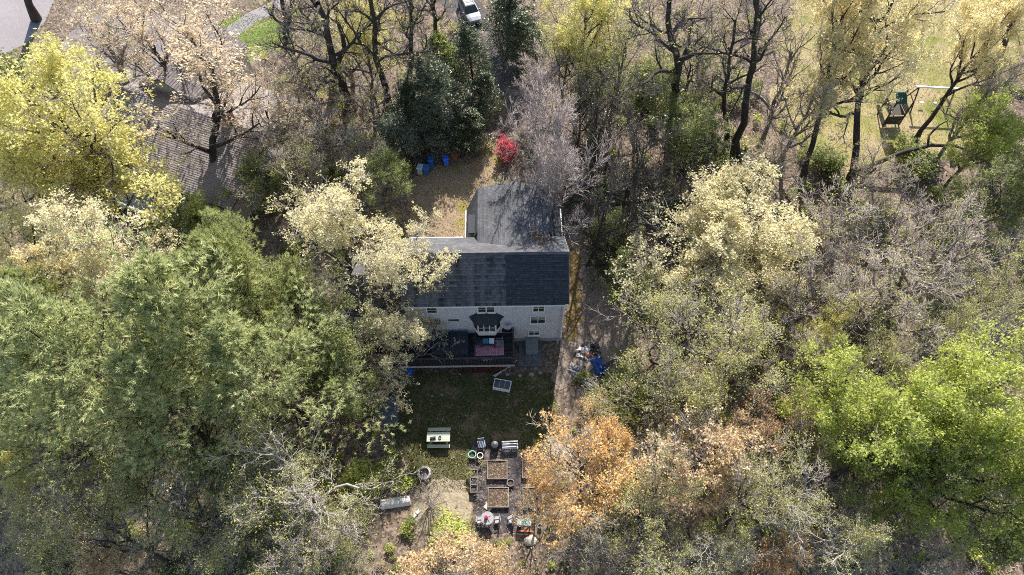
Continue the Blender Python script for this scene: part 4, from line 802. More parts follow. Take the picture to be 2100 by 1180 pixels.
# ================================================================== TREES
def norm(a): return a/np.maximum(1e-9, np.linalg.norm(a, axis=-1, keepdims=True))
def lerp_poly(P, t):
    """P (N,K,3), t (N,) -> position, tangent"""
    K = P.shape[1]; f = t*(K-1); i = np.minimum(f.astype(int), K-2); fr = (f-i)[:, None]; ar = np.arange(len(P))
    a = P[ar, i]; b = P[ar, i+1]; return a+(b-a)*fr, norm(b-a)
def branch(rng, P, Rd, Ln, n, t0, t1, ang, lenf, up=0.0, curve=0.0, wig=0.15, K=4, rr=0.6, te=0.35, flat=0.0, whorl=0):
    """n children on every parent polyline"""
    N = len(P); idx = np.repeat(np.arange(N), n); M = N*n
    t = t0+(t1-t0)*(np.tile(np.arange(n), N)+rng.random(M))/n
    if whorl: t = np.clip(np.round(t*whorl)/whorl+rng.normal(size=M)*0.006, t0, t1)
    pos, T = lerp_poly(P[idx], t)
    ref = np.where(np.abs(T[:, 2:3]) > 0.9, np.array([[1., 0, 0]]), np.array([[0, 0, 1.]]))
    U = norm(np.cross(T, ref)); V = np.cross(T, U)
    phi = np.tile(np.arange(n), N)*2.4+np.repeat(rng.random(N)*6.28, n)+rng.normal(size=M)*0.4
    a = np.radians(ang[0]+(ang[1]-ang[0])*t+rng.normal(size=M)*ang[2])
    d = np.cos(a)[:, None]*T+np.sin(a)[:, None]*(np.cos(phi)[:, None]*U+np.sin(phi)[:, None]*V)
    d[:, 2] = d[:, 2]*(1-flat)+up; d = norm(d)
    L = lenf(t, Ln[idx])*(0.7+0.6*rng.random(M))
    Rp = Rd[idx, 0]+(Rd[idx, -1]-Rd[idx, 0])*t
    r0 = Rp*rr*(0.75+0.4*rng.random(M))
    Q = np.empty((M, K, 3)); Q[:, 0] = pos; dd = d.copy(); st = L/(K-1)
    for k in range(1, K):
        Q[:, k] = Q[:, k-1]+dd*st[:, None]
        dd = dd+wig*rng.normal(size=(M, 3)); dd[:, 2] += curve; dd = norm(dd)
    Rr = r0[:, None]*np.linspace(1, te, K)[None, :]
    return Q, Rr, L
def tubes(P, R, sides, minr=0.0):
    N, K = P.shape[:2]; R = np.maximum(R, minr)
    T = np.empty_like(P); T[:, 1:-1] = P[:, 2:]-P[:, :-2]; T[:, 0] = P[:, 1]-P[:, 0]; T[:, -1] = P[:, -1]-P[:, -2]; T = norm(T)
    D = norm(P[:, -1]-P[:, 0]); ref = np.where(np.abs(D[:, 2:3]) > 0.8, np.array([[1., 0, 0]]), np.array([[0, 0, 1.]]))[:, None, :]
    U = norm(np.cross(T, np.broadcast_to(ref, T.shape))); W = np.cross(T, U)
    th = np.arange(sides)*2*pi/sides
    V = P[:, :, None, :]+R[:, :, None, None]*(np.cos(th)[None, None, :, None]*U[:, :, None, :]+np.sin(th)[None, None, :, None]*W[:, :, None, :])
    base = (np.arange(N)*K*sides)[:, None, None]; k = np.arange(K-1)[None, :, None]*sides; i = np.arange(sides)[None, None, :]; j = (i+1) % sides
    F = np.stack([base+k+i, base+k+j, base+k+sides+j, base+k+sides+i], -1).reshape(-1, 4)
    return V.reshape(-1, 3), F
def spikes(P, R, minr):
    """three sided spike from first to last point of every polyline, bent at its middle point when there is one"""
    N = len(P); A, Z = P[:, 0], P[:, -1]; d = norm(Z-A); ref = np.where(np.abs(d[:, 2:3]) > .8, np.array([[1., 0, 0]]), np.array([[0, 0, 1.]]))
    U = norm(np.cross(d, ref)); W = np.cross(d, U); r = np.maximum(R[:, :1], minr)*1.25
    V = np.stack([A+r*U, A+r*(-.5*U+.87*W), A+r*(-.5*U-.87*W), Z], 1).reshape(-1, 3); o = (np.arange(N)*4)[:, None, None]
    return V, (o+np.array([[0, 1, 3], [1, 2, 3], [2, 0, 3]])[None]).reshape(-1, 3)
def cat(parts):
    Vs, Fs, b = [], {}, 0
    for V, F in parts:
        Vs.append(V)
        for f in (F if isinstance(F, list) else [F]): Fs.setdefault(f.shape[1], []).append(f+b)
        b += len(V)
    Fs = [np.concatenate(x) for x in Fs.values()]
    return np.concatenate(Vs), (Fs[0] if len(Fs) == 1 else Fs)
def clusters(rng, pts, n, spread, size, flat=0.7, aspect=0.9, up=0.0):
    P = np.repeat(pts, n, 0)+rng.normal(size=(len(pts)*n, 3))*spread; P[:, 2] += up
    t = np.repeat(rng.random(len(pts)), n)*0.6+rng.random(len(P))*0.4
    V, F = flakes(rng, P, size, flat, aspect); return V, F, np.repeat(t, 3)

def deciduous(seed, H=15, Rn=5.5, r0=0.26, fork=0.35, n=(11, 7, 6, 6), leaf=None, fine=True, droop=0.0, topang=34, lowang=72, wig=0.16, minr=0.010, l4=0.55, trunk_top=0.8, gap=-0.55):
    """leaf = (share of tips with leaves, leaves per tip, spread, size)"""
    rng = np.random.default_rng(seed)
    K0 = 9; z = np.linspace(0, H*trunk_top, K0); off = np.cumsum(rng.normal(size=(K0, 2))*0.14*H/15, 0); off -= off[0]
    P0 = np.concatenate([off, z[:, None]], 1)[None]; R0 = (r0*np.linspace(1, 0.35, K0)**0.9)[None]; R0[0, 0] *= 1.45
    L0 = np.array([H*trunk_top])
    P1, R1, L1 = branch(rng, P0, R0, L0, n[0], fork, 1.0, (lowang, topang, 9), lambda t, L: Rn*(1.15-0.25*t+0.15*np.sin(6*t)), 0.22, 0.06-droop, wig, 8, 0.62, 0.25)
    P2, R2, L2 = branch(rng, P1, R1, L1, n[1], 0.22, 1.0, (52, 32, 10), lambda t, L: L*(0.52-0.22*t), 0.12, 0.03-droop, wig, 6, 0.62, 0.3)
    P3, R3, L3 = branch(rng, P2, R2, L2, n[2], 0.15, 1.0, (50, 35, 12), lambda t, L: L*(0.52-0.2*t), 0.08, 0.02-droop, wig*1.2, 4, 0.62, 0.4)
    P4, R4, L4 = branch(rng, P3, R3, L3, n[3], 0.1, 1.0, (48, 30, 14), lambda t, L: L*(l4-0.1*t)+0.12, 0.05, 0.0-droop, wig, 3, 0.7, 0.5)
    trunk = cat([tubes(P0, R0, 9), tubes(P1, R1, 6), tubes(P2, R2, 4, minr*1.3)])
    tw = [tubes(P3, R3, 3, minr)]
    if fine: tw.append(spikes(P4, R4, minr*0.75))
    out = {'trunk': trunk, 'twigs': cat(tw)}
    if leaf:
        share, per, spread, size = leaf; sel = rng.random(len(P4)) < share
        # leafy and thin patches, so gaps show
        ph = rng.random(3)*6; q = P4[:, -1]; den = np.sin(q[:, 0]*1.1+ph[0])+np.sin(q[:, 1]*1.2+ph[1])+np.sin(q[:, 2]*1.3+ph[2])
        sel &= (den+rng.normal(size=len(q))*0.9) > gap
        pts = np.concatenate([P4[sel, -1], P4[sel, 1][rng.random(sel.sum()) < 0.4]])
        out['crown'] = clusters(rng, pts, per, spread, size)
    hd = np.hypot(P4[:, -1, 0], P4[:, -1, 1]); out['info'] = (np.percentile(hd, 88), np.percentile(P4[:, -1, 2], 62), H)
    return out
def pine(seed, H=20, Rn=5.2, tuft=0.34, nn=17):
    rng = np.random.default_rng(seed)
    K0 = 8; z = np.linspace(0, H, K0); off = np.cumsum(rng.normal(size=(K0, 2))*0.1, 0); off -= off[0]
    P0 = np.concatenate([off, z[:, None]], 1)[None]; R0 = (0.34*np.linspace(1, 0.12, K0))[None]; L0 = np.array([H])
    P1, R1, L1 = branch(rng, P0, R0, L0, 40, 0.26, 0.99, (84, 42, 7), lambda t, L: Rn*np.clip(1.18-0.95*np.clip((t-0.3)/0.7, 0, 1)**1.4, 0.15, 1.2)*(0.75+0.5*rng.random(len(t))), 0.06, 0.05, 0.10, 7, 0.34, 0.3, 0.0, 10)
    P2, R2, L2 = branch(rng, P1, R1, L1, 13, 0.25, 1.0, (62, 38, 8), lambda t, L: L*(0.36-0.2*t)+0.25, 0.10, 0.03, 0.1, 4, 0.6, 0.4, 0.8)
    P3, R3, L3 = branch(rng, P2, R2, L2, 5, 0.2, 1.0, (50, 25, 10), lambda t, L: L*(0.35)+0.18, 0.25, 0.06, 0.1, 2, 0.6, 0.5, 0.3)
    tips = np.concatenate([P3[:, -1], P2[:, -1]]); D = norm(np.concatenate([P3[:, -1]-P3[:, 0], P2[:, -1]-P2[:, -2]])); D[:, 2] += 0.45; D = norm(D)
    n = len(tips); A = np.repeat(tips, nn, 0); d = np.repeat(D, nn, 0)+rng.normal(size=(n*nn, 3))*0.42; d = norm(d)
    A = A-np.repeat(D, nn, 0)*(rng.random((n*nn, 1))*0.22)
    q = norm(np.cross(d, rng.normal(size=(n*nn, 3)))); L = (tuft*(0.7+0.6*rng.random(n*nn)))[:, None]; wv = 0.026
    V = np.stack([A-q*wv, A+d*L, A+q*wv], 1).reshape(-1, 3); F = np.arange(3*n*nn).reshape(-1, 3)
    t = np.repeat(np.repeat(rng.random(n), nn)*0.7+rng.random(n*nn)*0.3, 3)
    return {'trunk': cat([tubes(P0, R0, 8), tubes(P1, R1, 5, 0.02)]), 'twigs': tubes(P2, R2, 3, 0.012), 'crown': (V, F, t), 'info': (np.percentile(np.hypot(tips[:, 0], tips[:, 1]), 88), np.percentile(tips[:, 2], 60), H)}
def conifer(seed, H=9, Rn=2.1, col=0.55, n1=70, size=0.15):
    """dense evergreen: hemlock, arborvitae, holly by proportions"""
    rng = np.random.default_rng(seed); K0 = 6
    P0 = np.stack([np.zeros(K0), np.zeros(K0), np.linspace(0, H*0.97, K0)], 1)[None]; R0 = (0.16*np.linspace(1, .2, K0))[None]
    prof = lambda t: Rn*np.clip(1.1*(1-np.abs(t-0.35)**1.6*1.75*(1-col*0.6)), 0.16, 1.1)
    P1, R1, L1 = branch(rng, P0, R0, np.array([H]), n1, 0.06, 1.0, (82, 35, 9), lambda t, L: prof(t), 0.1, 0.03, 0.12, 5, .3, .3)
    P2, R2, L2 = branch(rng, P1, R1, L1, 9, 0.25, 1.0, (58, 35, 10), lambda t, L: L*0.3+0.16, 0.06, 0.0, 0.15, 3, .5, .4)
    pts = np.concatenate([P2[:, -1], P2[:, 1], P1[:, -1]])
    out = {'trunk': cat([tubes(P0, R0, 7), tubes(P1, R1, 4, 0.012)]), 'twigs': tubes(P2, R2, 3, 0.009), 'crown': clusters(rng, pts, 9, 0.13, size, 0.6, 0.6), 'info': (np.percentile(np.hypot(pts[:, 0], pts[:, 1]), 90), H*0.5, H)}
    return out
def shrub(seed, H=2.6, Rn=1.5, stems=9, leaf=None, nt=(6, 6), minr=0.008):
    rng = np.random.default_rng(seed)
    P0 = np.tile(np.array([[[0, 0, -0.02], [0, 0, 0.02]]], float), (1, 1, 1)); R0 = np.array([[0.05, 0.05]])
    P1, R1, L1 = branch(rng, P0, R0, np.array([0.1]), stems, 0.2, 1, (14, 52, 9), lambda t, L: np.full(len(t), H*0.85), 0.25, 0.0, 0.12, 5, 0.75, 0.3)
    P2, R2, L2 = branch(rng, P1, R1, L1, nt[0], 0.2, 1, (48, 30, 10), lambda t, L: L*(.48-.2*t), 0.1, 0.0, 0.15, 3, .6, .4)
    P3, R3, L3 = branch(rng, P2, R2, L2, nt[1], 0.15, 1, (48, 32, 12), lambda t, L: L*.45+.05, 0.05, 0.0, 0.15, 2, .7, .5)
    out = {'stem': cat([tubes(P1, R1, 4, minr*1.4), tubes(P2, R2, 3, minr)]), 'twigs': spikes(P3, R3, minr*0.8)}
    if leaf:
        share, per, spread, size = leaf; s = rng.random(len(P3)) < share; out['crown'] = clusters(rng, P3[s, -1], per, spread, size)
    out['info'] = (Rn, H*0.55, H); return out

grey_bark = barkmat('grey_brown_bark', (0.045, 0.038, 0.034), (0.13, 0.112, 0.10))
pale_bark = barkmat('pale_bark', (0.20, 0.185, 0.165), (0.46, 0.43, 0.39))
limb_bark = barkmat('grey_limb_bark', (0.10, 0.09, 0.085), (0.28, 0.25, 0.23))
dark_bark = barkmat('dark_bark', (0.03, 0.026, 0.024), (0.085, 0.073, 0.066))
pine_bark = barkmat('pine_bark', (0.05, 0.036, 0.028), (0.12, 0.09, 0.07))
twig_grey = barkmat('grey_twigs', (0.27, 0.235, 0.215), (0.46, 0.41, 0.375), 1.0)
twig_pink = barkmat('pinkish_twigs', (0.33, 0.27, 0.25), (0.56, 0.475, 0.44), 1.0)
twig_dark = barkmat('dark_twigs', (0.075, 0.066, 0.062), (0.17, 0.15, 0.14), 1.0)
twig_pale = barkmat('pale_twigs', (0.34, 0.30, 0.25), (0.60, 0.55, 0.47), 1.0)
Lm = {
 'yellow': leafmat('yellow_green_leaves', [(0.1, (0.46, 0.43, 0.12)), (0.45, (0.70, 0.65, 0.22)), (0.75, (0.83, 0.79, 0.35)), (1, (0.89, 0.86, 0.52))], .48),
 'cream': leafmat('cream_leaves', [(0.1, (0.50, 0.43, 0.19)), (0.4, (0.72, 0.65, 0.37)), (0.7, (0.84, 0.78, 0.52)), (1, (0.90, 0.87, 0.68))], .46),
 'gold': leafmat('golden_cream_leaves', [(0.1, (0.56, 0.47, 0.22)), (0.4, (0.76, 0.66, 0.35)), (0.7, (0.85, 0.77, 0.47)), (1, (0.90, 0.85, 0.62))], .5),
 'peach': leafmat('peach_leaves', [(0.1, (0.48, 0.37, 0.25)), (0.45, (0.70, 0.57, 0.40)), (0.75, (0.81, 0.70, 0.50)), (1, (0.85, 0.78, 0.56))], .42),
 'orange': leafmat('orange_leaves', [(0.1, (0.42, 0.25, 0.095)), (0.4, (0.68, 0.43, 0.17)), (0.7, (0.78, 0.55, 0.25)), (1, (0.75, 0.66, 0.32))], .40),
 'rust': leafmat('rust_leaves', [(0.1, (0.34, 0.19, 0.10)), (0.5, (0.54, 0.34, 0.18)), (1, (0.64, 0.48, 0.26))], .4),
 'bud': leafmat('olive_buds', [(0.1, (0.27, 0.27, 0.07)), (0.5, (0.48, 0.47, 0.15)), (1, (0.66, 0.64, 0.30))], .45),
 'fresh': leafmat('fresh_green_leaves', [(0.1, (0.21, 0.265, 0.045)), (0.45, (0.43, 0.485, 0.105)), (0.75, (0.60, 0.625, 0.18)), (1, (0.76, 0.755, 0.34))], .48),
 'mid': leafmat('mid_green_leaves', [(0.1, (0.12, 0.15, 0.045)), (0.5, (0.25, 0.285, 0.095)), (0.8, (0.37, 0.40, 0.15)), (1, (0.50, 0.51, 0.25))], .45),
 'pine': leafmat('pine_needles', [(0.15, (0.16, 0.205, 0.095)), (0.4, (0.385, 0.43, 0.20)), (0.65, (0.61, 0.63, 0.31)), (0.9, (0.77, 0.77, 0.44))], .42, clump=0.45),
 'ypine': leafmat('yellowish_pine_needles', [(0.1, (0.24, 0.27, 0.10)), (0.5, (0.42, 0.45, 0.18)), (0.8, (0.54, 0.56, 0.26)), (1, (0.66, 0.66, 0.36))], .4, clump=0.5),
 'dark': leafmat('dark_evergreen_leaves', [(0.1, (0.03, 0.046, 0.02)), (0.5, (0.07, 0.095, 0.045)), (0.8, (0.125, 0.155, 0.075)), (1, (0.23, 0.26, 0.15))], .2, rough=0.4),
 'holly': leafmat('glossy_holly_leaves', [(0.1, (0.07, 0.09, 0.05)), (0.5, (0.14, 0.17, 0.11)), (0.8, (0.25, 0.28, 0.20)), (1, (0.46, 0.48, 0.39))], .25, rough=0.35),
 'lime': leafmat('lime_conifer_leaves', [(0.1, (0.12, 0.16, 0.03)), (0.5, (0.24, 0.29, 0.06)), (1, (0.40, 0.42, 0.12))], .35),
 'amber': leafmat('amber_leaves', [(0.1, (0.44, 0.30, 0.15)), (0.45, (0.70, 0.52, 0.30)), (0.75, (0.80, 0.64, 0.40)), (1, (0.80, 0.72, 0.44))], .42),
 'red': leafmat('red_leaves', [(0.1, (0.34, 0.04, 0.06)), (0.5, (0.60, 0.08, 0.12)), (1, (0.74, 0.22, 0.26))], .35),
}
# kind -> (builder, bark, twig material, leaf material)
Y = dict(leaf=(0.97, 8, 0.14, 0.13), n=(14, 7, 6, 5), gap=-0.95); C_ = dict(leaf=(0.92, 8, 0.11, 0.115), n=(13, 8, 6, 5))
KINDS = {
 'yellow': (lambda s: deciduous(s, 17, 6.2, .30, **Y), grey_bark, twig_grey, 'yellow'),
 'cream': (lambda s: deciduous(s, 14, 5.4, .22, minr=.012, **C_), grey_bark, twig_pale, 'cream'),
 'creamround': (lambda s: deciduous(s, 13, 5.4, .22, minr=.012, leaf=(0.95, 8, .12, .125), n=(17, 8, 6, 5), gap=-1.9, topang=42, lowang=80, fork=.3), grey_bark, twig_pale, 'cream'),
 'creamthin': (lambda s: deciduous(s, 14, 5.4, .24, minr=.014, leaf=(0.85, 8, .11, .12), n=(12, 7, 6, 5), wig=.2, gap=-0.75), grey_bark, twig_pale, 'cream'),
 'gold': (lambda s: deciduous(s, 17, 6.2, .34, fork=.45, leaf=(0.85, 10, .13, .135), n=(11, 6, 6, 6), wig=.2, gap=-1.1), dark_bark, twig_grey, 'gold'),
 'peach': (lambda s: deciduous(s, 16, 5.5, .24, fork=.35, leaf=(0.5, 8, .12, .12), n=(10, 7, 6, 5), wig=.15, lowang=60), dark_bark, twig_grey, 'peach'),
 'orange': (lambda s: deciduous(s, 10, 4.2, .15, fork=.2, leaf=(0.8, 5, .11, .12), n=(12, 7, 6, 5), lowang=68, minr=.013), grey_bark, twig_pale, 'orange'),
 'amber': (lambda s: deciduous(s, 10, 4.2, .15, fork=.2, leaf=(0.8, 5, .10, .13), n=(12, 7, 6, 5), lowang=68), grey_bark, twig_grey, 'amber'),
 'rust': (lambda s: deciduous(s, 9, 3.6, .13, fork=.2, leaf=(0.8, 4, .10, .12), n=(11, 7, 6, 5), lowang=68), grey_bark, twig_grey, 'rust'),
 'bud': (lambda s: deciduous(s, 13, 5.2, .2, fork=.25, leaf=(0.85, 3, .11, .10), n=(12, 7, 6, 6), wig=.17), grey_bark, twig_grey, 'bud'),
 'budpale': (lambda s: deciduous(s, 13, 5.4, .34, fork=.2, leaf=(0.8, 3, .11, .10), n=(11, 7, 6, 5), wig=.24, minr=.014), pale_bark, twig_pale, 'bud'),
 'bare': (lambda s: deciduous(s, 13, 5.0, .30, fork=.22, leaf=(0.5, 1, .09, .11), n=(11, 7, 6, 7), wig=.2, minr=.012), limb_bark, twig_pink, 'bud'),
 'barepale': (lambda s: deciduous(s, 9, 4.0, .16, fork=.1, leaf=None, n=(12, 8, 7, 7), wig=.15, minr=.015, droop=.03), pale_bark, twig_pink, None),
 'baredark': (lambda s: deciduous(s, 14, 5.0, .22, fork=.3, leaf=(0.12, 1, .08, .10), n=(10, 7, 6, 5), wig=.17, minr=.012), dark_bark, twig_dark, 'bud'),
 'tall': (lambda s: deciduous(s, 20, 4.6, .34, fork=.42, leaf=(0.10, 2, .10, .15), n=(9, 6, 6, 6), wig=.2, minr=.012, trunk_top=.9), dark_bark, twig_dark, 'bud'),
 'fresh': (lambda s: deciduous(s, 14, 5.6, .24, leaf=(0.97, 7, .15, .155), n=(13, 7, 6, 5), gap=-0.7), grey_bark, twig_grey, 'fresh'),
 'mid': (lambda s: deciduous(s, 12, 4.8, .2, leaf=(0.95, 7, .13, .145), n=(12, 7, 6, 5)), grey_bark, twig_grey, 'mid'),
 'pine': (lambda s: pine(s), pine_bark, pine_bark, 'pine'),
 'ypine': (lambda s: pine(s, 16, 3.8), pine_bark, pine_bark, 'ypine'),
 'hemlock': (lambda s: conifer(s, 9, 1.9, .4), dark_bark, twig_dark, 'dark'),
 'holly': (lambda s: conifer(s, 8, 2.5, .9, 80, .17), dark_bark, twig_dark, 'holly'),
 'lime': (lambda s: conifer(s, 7, 1.5, .5), dark_bark, twig_dark, 'lime'),
 'redshrub': (lambda s: shrub(s, 1.7, 1.2, 12, (0.85, 6, .10, .14), (6, 6)), grey_bark, twig_grey, 'red'),
 'greenshrub': (lambda s: shrub(s, 3.0, 1.7, 14, (0.95, 7, .13, .17), (7, 6)), grey_bark, twig_grey, 'mid'),
 'freshshrub': (lambda s: shrub(s, 3.0, 1.7, 13, (0.85, 5, .13, .16), (7, 6)), grey_bark, twig_grey, 'fresh'),
 'bareshrub': (lambda s: shrub(s, 3.4, 1.8, 16, (0.15, 1, .07, .10), (8, 8)), grey_bark, twig_pink, 'bud'),
 'darkshrub': (lambda s: shrub(s, 3.4, 1.8, 16, (0.5, 3, .10, .14), (7, 7)), dark_bark, twig_dark, 'dark'),
 'budshrub': (lambda s: shrub(s, 3.2, 1.8, 14, (0.8, 3, .10, .12), (8, 7)), grey_bark, twig_pale, 'bud'),
 'whitestem': (lambda s: shrub(s, 3.4, 2.2, 10, None, (6, 5), .016), pale_bark, twig_pale, None),
}
_T = {}
def variant(kind, v_):
    k = (kind, v_)
    if k not in _T:
        import zlib
        b, bark, tw, lf = KINDS[kind]; d = b((zlib.crc32(kind.encode()) % 9973)+v_*101); out = []
        for part in ('trunk', 'stem', 'twigs', 'crown'):
            if part not in d: continue
            m = bark if part in ('trunk', 'stem') else tw if part == 'twigs' else Lm[lf]
            q = d[part]; me = quadmesh(part, q[0], q[1], q[2] if len(q) > 2 else None, smooth=part in ('trunk', 'stem')); me.materials.append(m); out.append((part, me))
        _T[k] = (out, d['info'])
    return _T[k]
ORD = {'n': 0}
NTREES = []
def plant(kind, v_, cx, cy, rpx, top, label, base=None, group=None, name=None, hs=None):
    """crown centre pixel, crown radius in pixels, real tree height; base = pixel of the foot of a leaning trunk"""
    parts, (Rn, Zn, H) = variant(kind, v_)
    zs = top/H; zc = Zn*zs; c = np.array(at(cx, cy, zc)); sxy = rpx*depth(c)/FPX/Rn
    b = np.array(at(*base, 0.0)) if base else np.array((c[0], c[1], 0.0))
    if base is None: b[:2] += np.random.default_rng(ORD['n']).normal(size=2)*0.5
    d = c-b; L = np.linalg.norm(d); d /= L
    lean = math.acos(max(-1, min(1, d[2]))); 
    if lean > 0.45: lean = 0.45
    az = atan2(d[1], d[0]); ORD['n'] += 1
    from mathutils import Matrix, Vector
    spin = Matrix.Rotation(ORD['n']*2.39, 4, 'Z'); tilt = Matrix.Rotation(lean, 4, Vector((-sin(az), cos(az), 0)))
    nm = name or ('pine_tree' if 'pine' in kind else 'evergreen_tree' if kind in ('hemlock', 'holly', 'lime') else 'shrub' if 'shrub' in kind or kind == 'whitestem' else 'bare_tree' if kind in ('bare', 'barepale', 'baredark', 'tall') else 'broadleaf_tree')
    o = bpy.data.objects.new(nm, None); COL.objects.link(o); o.empty_display_size = .3
    zsc = zs if base is None else zs*L*cos(0)/max(.1, zc)*1.0
    o.matrix_world = Matrix.Translation(Vector(b)) @ tilt @ spin @ Matrix.Diagonal((sxy, sxy, zsc, 1))
    tag(o, label, 'shrub' if nm == 'shrub' else 'tree', group)
    for part, me in parts:
        ch = bpy.data.objects.new(part, me); COL.objects.link(ch); ch.parent = o
        if part in ('crown', 'twigs'): pass
    NTREES.append((b[0], b[1])); return o
